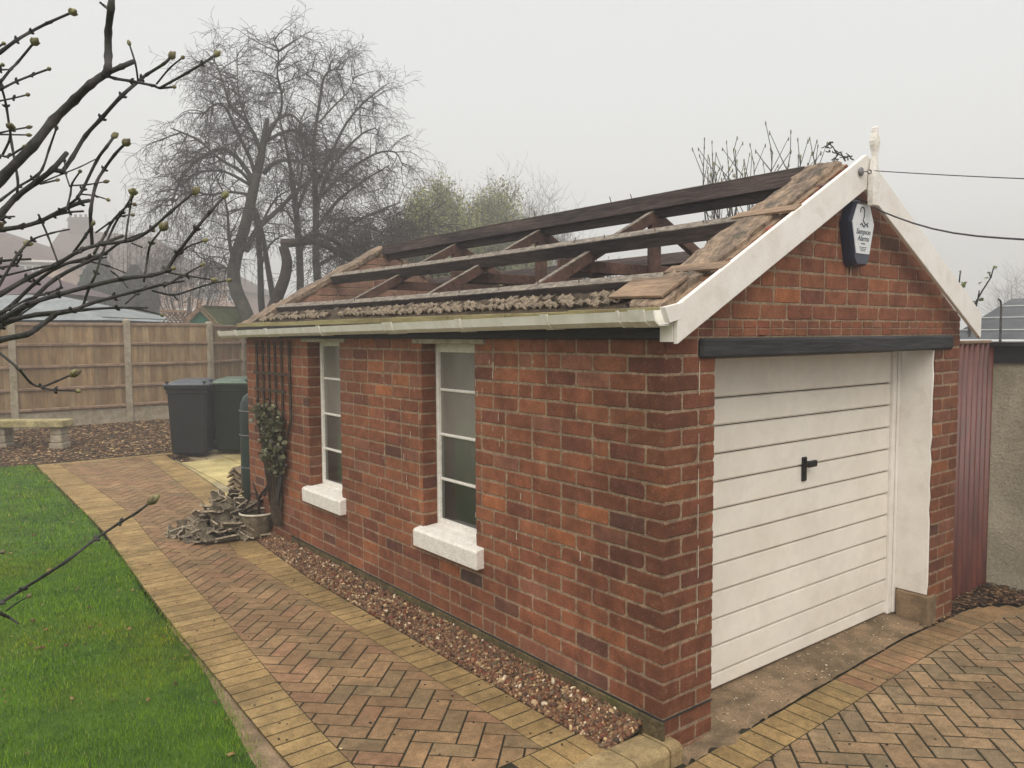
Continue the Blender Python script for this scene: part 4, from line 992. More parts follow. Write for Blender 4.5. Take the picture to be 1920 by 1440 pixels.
# --- washing line and cable
def sagline(p, q, sag, n=24):
    p, q = Vector(p), Vector(q); return [p+(q-p)*(i/n)-Vector((0, 0, sag*4*(i/n)*(1-i/n))) for i in range(n+1)]
a = at(1622, 319, 3.95) if False else on(1618, 320, 1, -.16)
wl = thing('washing_line', 'thin washing line running right from the hook on the barge board by the finial', 'line', on(1613, 322, 1, -.10))
p0 = on(1613, 322, 1, -.10); e1 = at(1960, 330, 3.3)
mb = MB(); mb.tube(sagline(p0+Vector((.06, -.045, .005)), e1+(e1-p0)*1.5, .02), .0026, 6); mb.build('line', 'cable', wl)
mb = MB(); mb.lathe([(0.001, 0), (.020, 0), (.024, .006), (.018, .012), (.001, .014)], 0, 0, 14); 
for i in range(len(mb.v)): x, y, z = mb.v[i]; mb.v[i] = (p0.x+x, p0.y-z, p0.z+y)
ring_ = [(p0.x+.035+.022*math.cos(t), p0.y-.03, p0.z+.008*math.sin(t)*1.3) for t in [2*math.pi*i/12 for i in range(13)]]; mb.tube(ring_, .0035, 6); mb.tube([p0, (p0.x+.015, p0.y-.03, p0.z)], .004, 6); mb.build('hook', 'metal', wl)
p1 = Vector((O.x-.08, -.055, O.z+.172)); m1 = on(1650, 395, 1, -.12); e2 = at(1920, 449, 3.0)
cb = MB(); pts = [p1, Vector((O.x+.02, -.065, O.z+.168)), m1]+[m1+(e2-m1)*t-Vector((0, 0, .035*math.sin(math.pi*min(t, 1)))) for t in (.15, .3, .45, .6, .75, .9, 1, 1.3, 1.8)]
cb.tube(pts, .0042, 7); o = cb.build('cable', 'cable', None, origin=p1, smooth=True); tagp(o, 'grey cable sagging right from the top of the alarm box', 'cable')
# --- dead climber caught at the roof apex
mb = MB(); r_ = random.Random(8); b0 = at(1590, 300, 4.35)
for (a, b_) in [((1585, 302), (1553, 268)), ((1590, 300), (1568, 280)), ((1570, 292), (1560, 284)), ((1600, 300), (1588, 290)), ((1553, 270), (1562, 265)), ((1598, 292), (1578, 297)), ((1560, 300), (1578, 284)), ((1553, 276), (1540, 278)), ((1556, 283), (1550, 284)), ((1572, 298), (1562, 302))]:
    p = at(*a, 4.35); q = at(*b_, 4.35+r_.uniform(-.1, .1)); P = [p+(q-p)*t+Vector((r_.uniform(-1, 1), r_.uniform(-1, 1), r_.uniform(-1, 1)))*.008 for t in (0, .2, .4, .6, .8, 1)]; P[0] = p; mb.tube(P, [.0045, .004, .004, .0035, .003, .0025], 5)
c_ = at(1556, 272, 4.35)
mb.tube([c_+Vector((.014*math.cos(t)+.004*math.sin(3*t), .01*math.sin(2*t), .016*math.sin(t))) for t in [i*.6 for i in range(14)]], .0032, 5)
o = mb.build('dead_climber', 'bark', None, origin=b0); tagp(o, 'small tangle of dead grey climber stems on top of the front gable beside the finial', 'climber')
# --- trellis on the wall
tl = thing('trellis', 'weathered fan trellis fixed to the garage wall at its far end', 'trellis', (-.03, 4.45, .10))
def lathb(name, p, q, w_=.016, t_=.010): 
    mb = MB(); mb.beam(p, q, t_, w_, up=(0, 1, 0) if False else (0, 0, 1), bev=0); return mb.build(name, 'trellis', tl)
TX = -.026
for i in range(6):
    yt = 4.84-.146*i if i < 5 else 4.085; yb = 4.52-.034*i
    zm = .66; ym = 4.735-.088*i
    mb = MB(); mb.tube([(TX, yt, 1.675), (TX, yt-.004 if i else yt, 1.0), (TX, ym, zm), (TX-.004, yb, .05)], .0125 if i < 5 else .014, 4); mb.build('upright_lath', 'trellis', tl)
for (ya, yb, z) in ((4.90, 4.12, 1.385), (4.88, 4.16, 1.235), (4.75, 4.26, .655), (4.67, 4.29, .515), (4.55, 4.31, .205)):
    mb = MB(); mb.beam((TX-.010, ya, z), (TX-.010, yb, z+.006), .008, .024, up=(0, 0, 1)); mb.build('cross_lath', 'trellis', tl)
# --- climbing ivy
iv = thing('climbing_plant', 'dull green climbing plant hanging on the trellis above the pot', 'climbing plant', (-.08, 4.45, .1))
r_ = random.Random(21)
lv = np.array([(0, -.5, 0), (.42, -.35, .06), (.30, .0, .02), (.5, .25, .08), (.1, .28, .03), (0, .6, .05), (-.1, .28, .03), (-.5, .25, .08), (-.30, .0, .02), (-.42, -.35, .06)]); 
lf = np.array([(0, 1, 2, 8), (0, 8, 9, 9), (2, 3, 4, 6), (2, 6, 8, 8), (4, 5, 6, 6), (6, 7, 8, 8)])
lf3 = np.array([(0, 1, 2), (0, 2, 8), (0, 8, 9), (2, 3, 4), (2, 4, 6), (2, 6, 8), (6, 7, 8), (4, 5, 6)])
T = []; 
for (cy_, cz_, ry, rz_, n) in ((4.62, 1.02, .22, .10, 120), (4.38, .98, .22, .12, 150), (4.45, .86, .2, .12, 150), (4.32, .74, .16, .14, 140), (4.50, .70, .12, .10, 60), (4.24, .64, .09, .12, 60), (4.78, 1.04, .08, .04, 16), (4.36, .55, .10, .05, 30)):
    for _ in range(int(n*1.3)): T.append((-.04-abs(r_.gauss(.03, .03)), r_.gauss(cy_, ry*.45), r_.gauss(cz_, rz_*.5)))
T = np.array(T); n = len(T); sz = nr.uniform(.026, .052, n); R = rotmats(n)*sz[:, None, None]
o = bulk('leaf_mass', lv, lf3, R, T-np.array(WO[iv.name]), np.array([s(98, 98, 70), s(78, 80, 54), s(120, 120, 94), s(62, 58, 44), s(88, 76, 56)])[nr.choice(5, n)]*nr.uniform(.75, 1.15, (n, 1)), 'leaf', parent=iv); o['kind'] = 'stuff'
mb = MB()
for k in range(7): 
    y0 = 4.35+r_.uniform(-.03, .03); P = [Vector((-.06, y0, .28)), Vector((-.05, y0-.05+r_.uniform(-.04, .04), .48)), Vector((-.05, 4.38+r_.uniform(-.12, .12), .72)), Vector((-.06, 4.45+r_.uniform(-.2, .2), 1.0+r_.uniform(-.1, .1)))]; mb.tube(P, [.007, .006, .005, .003], 5)
mb.build('stem', 'bark', iv)
# --- planter with an old vine
PX, PY = -.105, 4.70
pot = thing('planter', 'round swirl-ribbed planter with pale rim standing against the wall below the trellis', 'planter', (PX, PY, -.11))
mb = MB(); wv_ = lambda a, i, z: .045*math.sin(9*a+z*26) if 1 < i < 6 else 0
mb.lathe([(.001, -.105), (.105, -.105), (.115, -.06), (.130, .0), (.146, .06), (.156, .10), (.152, .118), (.140, .122)], PX, PY, 72, wav=wv_); mb.build('pot_body', 'pot', pot, smooth=True)
mb = MB(); mb.tube([(PX+.158*math.cos(t), PY+.158*math.sin(t), .125) for t in [2*math.pi*i/32 for i in range(33)]], .010, 8, cap=False); mb.build('rim', 'potrim', pot, smooth=True)
mb = MB(); mb.lathe([(.148, .085), (.07, .10), (.001, .105)], PX, PY, 20); mb.build('compost', 'earth', pot)
vn = MB(); q0 = Vector((PX+.01, PY, .09))
vn.tube([q0, q0+Vector((.005, .01, .10)), q0+Vector((.0, -.02, .17)), q0+Vector((.02, -.09, .24)), q0+Vector((.03, -.20, .33)), q0+Vector((.03, -.28, .50)), q0+Vector((.03, -.33, .68))], [.015, .013, .014, .011, .008, .007, .005], 8)
vn.tube([q0+Vector((.0, 0, .15)), q0+Vector((-.01, .04, .20)), q0+Vector((-.03, .10, .19)), q0+Vector((-.04, .17, .12))], [.013, .010, .007, .004], 6)
vn.tube([q0+Vector((.01, -.05, .22)), q0+Vector((.02, -.11, .20)), q0+Vector((.02, -.18, .29))], [.012, .011, .010], 6)
vn.tube([q0+Vector((0, .02, .18)), q0+Vector((-.02, .03, .26)), q0+Vector((-.02, .07, .30))], [.008, .006, .004], 6)
o = vn.build('vine_stump', 'darkbark', None, origin=q0, smooth=True); tagp(o, 'gnarled brown vine stem rising out of the planter towards the trellis', 'vine')
# --- heap of broken tiles on the path
r_ = random.Random(31); HC = G(424, 1000)
labels_heap = 'broken grey concrete tile piece in the heap on the path beside the planter'
for k in range(210):
    t = r_.random()**.6; a = r_.uniform(0, 2*math.pi); lat_, dep_ = .42*t*math.cos(a), .34*t*math.sin(a); x = HC.x+cr.x*lat_+cd.x*dep_; y = HC.y+cr.y*lat_+cd.y*dep_
    hmax = max(.0, .37*(1-((lat_-.06)/.40)**2-(dep_/.36)**2)); z = zg(y)+.018+hmax*r_.uniform(.2, 1.0)
    if lat_ > .12 and dep_ > .0: continue
    where = 'near the top of' if z-zg(y) > .15 else ('on the left of' if lat_ < -.16 else ('on the right of' if lat_ > .14 else ('low at the front of' if dep_ < 0 else 'behind')))
    k_ = r_.randrange(len(tile_me)); labels_heap = '%s lying %s the heap beside the planter' % (['curved grey tile piece', 'large ribbed tile piece', 'small curved tile piece', 'long grey tile slab', 'wide wavy tile piece', 'tiny tile chip'][k_ % 6], where)
    R = Matrix.Rotation(r_.uniform(0, 6.28), 3, 'Z') @ Matrix.Rotation(r_.gauss(0, .55), 3, 'X') @ Matrix.Rotation(r_.gauss(0, .5), 3, 'Y')
    put(tile_me[k_], 'broken_tile', (x, y, z), R, labels_heap, 'tile fragment', 'broken tiles heaped beside the planter', r_.uniform(.5, .92))
mb = MB(); V = [(HC.x, HC.y, zg(5)+.22)]; n = 24        # dusty rubble core under the pieces
for rr, hz in ((.08, .19), (.17, .10), (.27, .02), (.34, -.005)):
    for i in range(n): a = 2*math.pi*i/n; V.append((HC.x+rr*math.cos(a), HC.y+rr*math.sin(a), zg(5)+hz+r_.uniform(-.012, .012)))
F = [(0, 1+i, 1+(i+1) % n) for i in range(n)]+[(1+k*n+i, 1+(k+1)*n+i, 1+(k+1)*n+(i+1) % n, 1+k*n+(i+1) % n) for k in range(3) for i in range(n)]
mb.add(V, F); o = mb.build('rubble_core', 'soil', None, origin=(-.36, 5.08, -.11)); tagp(o, 'dusty grey-brown rubble and moss filling the heap of broken tiles', 'rubble', kind='stuff')
BP = on(437, 985, 2, -.05); mb = MB(); mb.bbox((BP.x-.024, BP.y-.02, -.10), (BP.x+.024, BP.y+.02, BP.z+.20), .004); o = mb.build('upright_batten', 'rust', None, origin=(BP.x, BP.y, -.1)); tagp(o, 'short brown batten standing upright in the broken tile heap beside the planter', 'batten')
put(tile_me[4], 'flat_tile', tuple(on(497, 1003, 2, -.075)), Matrix.Rotation(1.3, 3, 'Z') @ Matrix.Rotation(.25, 3, 'Y'), 'purplish grey ribbed tile lying flat at the start of the gravel bed', 'tile fragment', None, .8)
# --- green tank / downpipe behind the corner with straps
bt = thing('water_tank', 'narrow dark green round-topped water tank strapped behind the far garage corner', 'water tank', (.36, 5.62, -.11))
bc = on(466, 935, 2, -.11); bx, by = .335, 6.02
r0 = .155
bx, by = bc.x+.10, bc.y-.30
bx, by = .175, 5.46
# left silhouette must fall near px 455
mb = MB(); mb.lathe([(.001, -.11), (.150, -.11), (.152, .3), (.152, .98), (.140, 1.06), (.112, 1.12), (.06, 1.155), (.001, 1.16)], bx, by, 32); mb.build('tank_body', 'butt', bt, smooth=True)
for z in (.42, .74, .98): mb = MB(); mb.tube([(bx+.157*math.cos(t), by+.157*math.sin(t), z) for t in [2*math.pi*i/32 for i in range(33)]], .0055, 6, cap=False); mb.build('strap', 'metal', bt)
# --- stack of ridge tiles
for k in range(5):
    RT = G(440, 922); c0 = Vector((RT.x-.012*(k % 2), RT.y+.02*(k % 2), RT.z+.005+.052*k)); mb = MB(); r_ = random.Random(60+k)
    wv2 = .085+r_.uniform(-.01, .01); hv = .07; th = .014; Lh = .19
    d = Vector((.80, .60, 0)); u_ = Vector((.60, -.80, 0))
    A = [(-wv2, 0), (-.01, hv), (.01, hv), (wv2, 0), (wv2-.016, -.006), (0, hv-th-.004), (-wv2+.016, -.006)]
    P = [c0+u_*a+Vector((0, 0, b)) for a, b in A]; cc = r_.uniform(.85, 1.3); mb.poly(P, d*Lh, col=(cc*1.1, cc, cc*.85))
    o = mb.build('ridge_tile', 'tile', None, origin=c0); tagp(o, 'tan angled ridge tile, %s in the stack left of the water tank' % ['lowest', 'second from bottom', 'middle one', 'second from top', 'topmost'][k], 'ridge tile', 'ridge tiles stacked by the water tank')
# --- wheelie bins
def wheelie(name, label, px0, px1, pyb, dep, body, lid, yawoff):
    pc = at((px0+px1)/2, pyb, dep); root = thing(name, label, 'wheelie bin', (pc.x, pc.y, pc.z), 'wheelie bins behind the garage')
    fdir = Vector((math.sin(YAW+yawoff), math.cos(YAW+yawoff), 0)); sdir_ = Vector((fdir.y, -fdir.x, 0))
    def P(u, v, z): return pc+sdir_*u+fdir*v+Vector((0, 0, z))
    wt, wb, dt, db, H = .285, .235, .68, .50, .98
    mb = MB(); lv_ = [(0, wb, .04, db), (.02, wb+.005, .03, db+.01), (.86, wt-.012, .005, dt), (.87, wt, -.008, dt+.01), (H-.06, wt, -.01, dt+.01), (H-.05, wt+.022, -.03, dt+.03), (H-.015, wt+.022, -.03, dt+.03), (H-.01, wt+.005, -.01, dt+.01)]
    V = []; c = .035
    for z, w2, v0, v1 in lv_:
        V += [P(-w2+c, v0, z), P(w2-c, v0, z), P(w2, v0+c, z), P(w2, v1-c, z), P(w2-c, v1, z), P(-w2+c, v1, z), P(-w2, v1-c, z), P(-w2, v0+c, z)]
    F = [(i*8+j, i*8+(j+1) % 8, i*8+8+(j+1) % 8, i*8+8+j) for i in range(len(lv_)-1) for j in range(8)]+[tuple(range(8))[::-1]]
    mb.add(V, F); mb.build('bin_body', body, root)
    mb = MB(); V = []
    for z, w2, v0, v1 in [(H-.008, wt+.03, -.045, dt+.04), (H+.012, wt+.032, -.05, dt+.04), (H+.024, wt+.01, -.02, dt+.02), (H+.030, wt-.04, .02, dt-.03), (H+.066, wt-.085, .09, dt-.10), (H+.070, wt-.11, .13, dt-.14)]:
        V += [P(-w2+c, v0, z), P(w2-c, v0, z), P(w2, v0+c, z+.0), P(w2, v1-c, z+.01), P(w2-c, v1, z+.01), P(-w2+c, v1, z+.01), P(-w2, v1-c, z+.01), P(-w2, v0+c, z)]
    F = [(i*8+j, i*8+(j+1) % 8, i*8+8+(j+1) % 8, i*8+8+j) for i in range(5) for j in range(8)]+[tuple(range(40, 48))]
    mb.add(V, F); mb.build('lid', lid, root)
    for sg in (-1, 1):
        mb = MB(); p = P(sg*(wt-.03), -.02, H+.02); mb.tube([p, p+Vector((0, 0, .035))], .012, 8); mb.tube([p+Vector((0, 0, .03))-sdir_*.025, p+Vector((0, 0, .03))+sdir_*.025], .011, 8); mb.build('lid_grip', body, root)
        mb = MB(); p = P(sg*(wb+.055), db-.10, .10); mb.tube([p-sdir_*.025, p+sdir_*.025], .10, 20); wh = mb.build('wheel', 'rubber', root)
    mb = MB(); mb.tube([P(-wt+.03, dt+.08, H-.03), P(wt-.03, dt+.08, H-.03)], .014, 8); mb.tube([P(-wt+.05, dt, H-.04), P(-wt+.05, dt+.08, H-.03)], .012, 6); mb.tube([P(wt-.05, dt, H-.04), P(wt-.05, dt+.08, H-.03)], .012, 6); mb.build('handle_bar', body, root)
    return root
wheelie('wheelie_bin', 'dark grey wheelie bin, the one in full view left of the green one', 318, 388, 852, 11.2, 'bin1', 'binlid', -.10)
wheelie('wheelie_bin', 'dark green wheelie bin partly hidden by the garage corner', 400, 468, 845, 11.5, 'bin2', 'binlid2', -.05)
# --- stone bench / low wall
bn = thing('stone_bench', 'mossy stone slab on stacked block piers in the wood chips at the far left', 'bench', at(60, 855, 11.9))
def hb(name, pix, dep, z0, z1, dd, mat):
    a = at(pix[0], 800, dep); b = at(pix[1], 800, dep-.0); d = Vector((cd.x, cd.y, 0)).normalized()
    mb = MB(); A = [Vector((a.x, a.y, z0)), Vector((b.x, b.y, z0)), Vector((b.x, b.y, z0))+d*dd, Vector((a.x, a.y, z0))+d*dd]
    mb.poly(A, (0, 0, z1-z0)); o = mb.build(name, mat, bn); bv = o.modifiers.new('b', 'BEVEL'); bv.width = .015; bv.segments = 2; return o
zb = G(60, 862).z
zt_ = at(60, 790, 11.7).z
hb('seat_slab', (-120, 118), 11.6, zt_-.085, zt_+.02, .30, 'stone')
for a, b in ((-14, 8), (92, 114)):
    for k in range(3): hb('pier_block', (a-(3 if k == 0 else 0), b+(2 if k == 0 else 0)), 11.65+.01*k, zb+(zt_-.087-zb)*k/3+.002, zb+(zt_-.087-zb)*(k+1)/3-.002, .22, 'post')

# ================================================================== FENCE
fc = thing('wooden_fence', 'brown feather-edge fence panels between concrete posts at the end of the garden', 'fence', at(240, 780, 14.2))
posts = [(-190, 795, 602, 12.1), (16, 787, 602, 13.1), (231, 781, 599, 14.2), (391, 770, 604, 15.2), (451, 763, 608, 16.4), (500, 758, 611, 18.0)]
PP = []
for px, yb, yt, d in posts:
    b = at(px+ (12 if px < 300 else 5)*(1), yb, d); t_ = at(px-6 if px < 300 else px-2, yt, d); PP.append((Vector((b.x, b.y, min(b.z, zg(b.y)-.05))), t_.z))
for i, (b, zt_p) in enumerate(PP):
    nx_ = PP[min(i+1, len(PP)-1)][0]-PP[max(i-1, 0)][0]; nx_.z = 0; nx_.normalize(); R = Matrix((nx_, Vector((-nx_.y, nx_.x, 0)), Vector((0, 0, 1)))).transposed()
    mb = MB(); mb.bbox((-.055, -.05, b.z-.1), (.055, .05, zt_p-.02), .008, rot=R, about=(0, 0, 0)); n0 = len(mb.v)
    mb.v = [(x+b.x, y+b.y, z) for x, y, z in mb.v]
    tp = [(-.055, -.05), (.055, -.05), (.055, .05), (-.055, .05)]; top = [R @ Vector((x, y, 0)) for x, y in tp]; V = [(v.x+b.x, v.y+b.y, zt_p-.021) for v in top]+[(v.x*.4+b.x, v.y*.4+b.y, zt_p+.012) for v in top]
    mb.add(V, [(0, 1, 5, 4), (1, 2, 6, 5), (2, 3, 7, 6), (3, 0, 4, 7), (4, 5, 6, 7)]); mb.build('fence_post', 'post', fc)
for i in range(len(PP)-1):
    (a, za), (b, zb_) = PP[i], PP[i+1]; d = (b-a); d.z = 0; L_ = d.length; d.normalize(); nrm = Vector((d.y, -d.x, 0))  # towards the camera side
    if nrm.dot(cd) > 0: nrm = -nrm
    g0 = max(zg(a.y), zg(b.y))-.06; zt2 = min(za, zb_)-.045; gb = g0+.30
    mb = MB(); mb.poly([a+d*.05+Vector((0, 0, g0-.1-a.z)), a+d*(L_-.05)+Vector((0, 0, g0-.1-a.z)), a+d*(L_-.05)+Vector((0, 0, gb-a.z)), a+d*.05+Vector((0, 0, gb-a.z))], -nrm*.04); mb.build('gravel_board', 'post', fc)
    mb = MB(); u = .06; r_ = random.Random(i)
    while u < L_-.07:
        w_ = .105; u2 = min(u+w_+.01, L_-.055); f = r_.uniform(.8, 1.12); c_ = tuple(v*f for v in r_.choice([s(160, 134, 102), s(152, 126, 96), s(162, 140, 110), s(146, 120, 90), s(156, 134, 104)]))
        p = a+d*u; q = a+d*u2; z0, z1 = gb+.01, zt2
        V = []
        for z in (z0, z1): V += [(p.x+nrm.x*.012, p.y+nrm.y*.012, z), (q.x+nrm.x*.003, q.y+nrm.y*.003, z), (q.x-nrm.x*.002, q.y-nrm.y*.002, z), (p.x-nrm.x*.002, p.y-nrm.y*.002, z)]
        mb.add(V, [(0, 1, 5, 4), (1, 2, 6, 5), (2, 3, 7, 6), (3, 0, 4, 7), (4, 5, 6, 7), (3, 2, 1, 0)], c_); u += w_
    mb.build('fence_panel', 'fence', fc)
    H = zt2-gb
    for fz in (0.04, .27, .52, .765, 1.0):
        mb = MB(); zc = gb+H*fz; p = a+d*.055; q = a+d*(L_-.055); A0 = [(.013, -.028), (.040, -.016), (.040, .016), (.013, .030)] if fz < .99 else [(-.01, -.028), (.030, -.028), (.030, .012), (-.01, .020)]
        mb.poly([Vector((p.x, p.y, zc))+nrm*x+Vector((0, 0, z)) for x, z in A0], (q.x-p.x, q.y-p.y, 0)); mb.build('rail', 'rail', fc)

# ================================================================== RIGHT: corrugated sheet, neighbour's garage
rp = thing('corrugated_screen', 'dark red corrugated metal sheet filling the gap right of the garage', 'metal sheet', (3.45, .12, -.16))
mb = MB(); n = 96; V = []
for i in range(n+1):
    x = GW+.02+.80*i/n; y = .13+.030*math.cos(2*math.pi*(x-GW)/.086); 
    for z in (-.17, 1.64): V.append((x, y, z)); V.append((x, y+.003, z))
F = []
for i in range(n): a = 4*i; F += [(a, a+4, a+6, a+2), (a+1, a+3, a+7, a+5), (a+2, a+6, a+7, a+3)]
mb.add(V, F); mb.build('sheet', 'redmetal', rp, smooth=True)
mb = MB(); mb.bbox((GW+.02, .10, 1.64), (GW+.82, .16, 1.662), .004); mb.build('top_rail', 'rail', rp)
ng = thing('neighbour_garage', 'grey rendered garage with dark fascia and grey felt roof at the right edge', 'garage', (3.78, -1, -.17))
mb = MB(); mb.box((3.77, -5.0, -.25), (6.6, .42, 1.50)); mb.build('rendered_wall', 'render', ng)
mb = MB(); mb.bbox((3.745, -5.1, 1.495), (3.768, .40, 1.648), .003); mb.box((3.769, .421, 1.495), (6.6, .44, 1.648)); mb.build('fascia', 'fasciagrey', ng)
ra, rb, rc = Vector((3.70, .0, 1.652)), Vector((on(1897, 560, 1, .45).x, 0, on(1897, 560, 1, .45).z)), Vector((2*on(1897, 560, 1, .45).x-3.70, 0, 1.652))
mb = MB(); yA, yB = -5.1, .45
mb.add([(ra.x, yA, ra.z), (ra.x, yB, ra.z), (rb.x, yB, rb.z), (rb.x, yA, rb.z), (rc.x, yA, rc.z), (rc.x, yB, rc.z), (ra.x, yA, ra.z-.03), (ra.x, yB, ra.z-.03), (rc.x, yA, rc.z-.03), (rc.x, yB, rc.z-.03)],
       [(0, 3, 2, 1), (3, 4, 5, 2), (0, 1, 7, 6), (1, 2, 5, 9, 7), (0, 6, 8, 4, 3), (6, 7, 9, 8)]); mb.build('felt_roof', 'felt', ng)
for t in (.0, .22, .50, .78):
    mb = MB(); p = ra+(rb-ra)*t; nn = Vector((-(rb-ra).z, 0, (rb-ra).x)).normalized(); p = p+nn*.006
    mb.beam((p.x, yA+.01, p.z), (p.x, yB-.01, p.z), .016 if t else .05, .008, up=nn); mb.build('felt_seam', 'feltseam', ng)
# sprig showing above the right verge
def sprig(pix, d, rad, leaves, name, label, seed):
    r_ = random.Random(seed); mb = MB()
    for poly_ in pix: P = [at(a, b, d+.15*math.sin(i)) for i, (a, b) in enumerate(poly_)]; mb.tube(P, [rad*(1-.55*i/len(P)) for i in range(len(P))], 5)
    root = thing(name, label, 'plant', at(pix[0][0][0], pix[0][0][1], d)); mb.build('stem', 'bark', root)
    if leaves:
        mb = MB()
        for (a, b, sz) in leaves:
            for _ in range(3):
                p = at(a+r_.uniform(-2, 2), b+r_.uniform(-2, 2), d); R = Matrix.Rotation(r_.uniform(0, 6.28), 3, 'Z') @ Matrix.Rotation(r_.uniform(0, 3), 3, 'X'); V = [p+R @ Vector(v)*sz for v in lv]; mb.add(V, [tuple(f) for f in lf3], (.16, .2, .08))
        mb.build('leaf', 'leaf', root)
    return root
sprig([[(1810, 700), (1818, 600), (1822, 580), (1842, 545), (1858, 520), (1863, 502)], [(1815, 640), (1830, 575), (1834, 558), (1836, 545)], [(1858, 520), (1855, 512)]], 6.0, .008, [(1853, 510, .03), (1850, 522, .03), (1838, 531, .03), (1866, 502, .025), (1840, 561, .03), (1826, 564, .025)], 'rose_sprig', 'thin leafy sprig rising behind the right end of the barge board', 5)
sprig([[(1790, 640), (1798, 540), (1799, 525), (1801, 508)]], 6.2, .008, [(1808, 530, .045), (1805, 535, .04), (1803, 540, .03), (1801, 509, .02)], 'leafy_sprig', 'short sprig with a green leaf tuft just above the right barge board', 6)
sprig([[(1875, 640), (1877, 575), (1876, 564), (1872, 561)]], 5.4, .009, [], 'bare_twig', 'bare twig stub poking up over the edge of the grey felt roof', 7)

# ================================================================== TREES
def spline(P, per=4):
    P = [Vector(p) for p in P]
    if len(P) < 3: return P
    Q = [P[0]*2-P[1]]+P+[P[-1]*2-P[-2]]; o = []
    for i in range(1, len(Q)-2):
        for k in range(per):
            t = k/per; a, b, c, d = Q[i-1], Q[i], Q[i+1], Q[i+2]
            o.append(.5*((2*b)+(c-a)*t+(2*a-5*b+4*c-d)*t*t+(3*b-a-3*c+d)*t*t*t))
    o.append(P[-1]); return o
def grow(mb, p, d, L_, r0, lev, r_, droop, wig, kids, maxlev, upb=.0):
    n = 5 if lev < maxlev else 4; P = [p]; dd = d.normalized(); R = [r0]
    for i in range(n):
        t = (i+1)/n
        dd = (dd+Vector((r_.gauss(0, wig), r_.gauss(0, wig), r_.gauss(0, wig)+upb-droop*t))).normalized(); P.append(P[-1]+dd*L_/n); R.append(max(r0*(1-.8*t), .0036))
    mb.tube(P, R, 3 if lev else 4, cap=False)
    if lev < maxlev:
        for k in range(kids[min(lev, len(kids)-1)]):
            t = r_.uniform(.15, 1.0); i = min(int(t*n), n-1); q = P[i]+(P[i+1]-P[i])*(t*n-i); bd = (P[i+1]-P[i]).normalized()
            o = Vector((r_.gauss(0, 1), r_.gauss(0, 1), r_.gauss(0, 1))); o = (o-bd*o.dot(bd)).normalized()
            grow(mb, q, bd*.75+o*.9, L_*r_.uniform(.4, .72), max(r0*.5*(1-.5*t), .0045), lev+1, r_, droop, wig, kids, maxlev, upb)
def baretree(name, label, cat, trunks, limbs, d0, seed, kids=(7, 5, 3), L0=1.5, droop=.28, wig=.16, maxlev=2, bark='treebark', per=.30, spread=1.6, group=None, twr=.011, upb=0.0):
    r_ = random.Random(seed); b = trunks[0][0][0]; base = at(b[0], b[1], d0); root = thing(name, label, cat, base, group)
    mt = MB(); ml = MB()
    def P3(path, seedz):
        rr = random.Random(seedz); off = 0; o = []; k = rr.uniform(-spread, spread)
        for i, (x, y) in enumerate(path): o.append(at(x, y, d0+k*i/max(1, len(path)-1)))
        return spline(o, 3)
    for i, (path, w0, w1) in enumerate(trunks):
        P = P3(path, 1000+seed+i) if i else spline([at(x, y, d0) for x, y in path], 3); n = len(P); mt.tube(P, [(w0+(w1-w0)*k/(n-1))/2*d0/FPX for k in range(n)], 9)
    for i, (path, w0, w1) in enumerate(limbs):
        P = P3(path, seed*7+i); n = len(P); R = [(w0+(w1-w0)*k/(n-1))/2*d0/FPX for k in range(n)]; ml.tube(P, R, 6)
    tr = mt.build('trunk', bark, root, smooth=True)
    mbw = MB()
    for i, (path, w0, w1) in enumerate(limbs):
        P = P3(path, seed*7+i); Ls = sum((P[k+1]-P[k]).length for k in range(len(P)-1)); cnt = int(Ls/per)
        for _ in range(cnt):
            t = r_.uniform(.12, 1)*(len(P)-1); k = min(int(t), len(P)-2); q = P[k]+(P[k+1]-P[k])*(t-k); bd = (P[k+1]-P[k]).normalized()
            o = Vector((r_.gauss(0, 1), r_.gauss(0, 1), r_.gauss(0, 1)+.1)); o = (o-bd*o.dot(bd)).normalized()
            grow(mbw, q, bd*.6+o, L0*r_.uniform(.5, 1.15), twr, 0, r_, droop, wig, kids, maxlev, upb)
    ml.build('limb', bark, root, smooth=True); mbw.build('crown', 'twig', root)
    return root
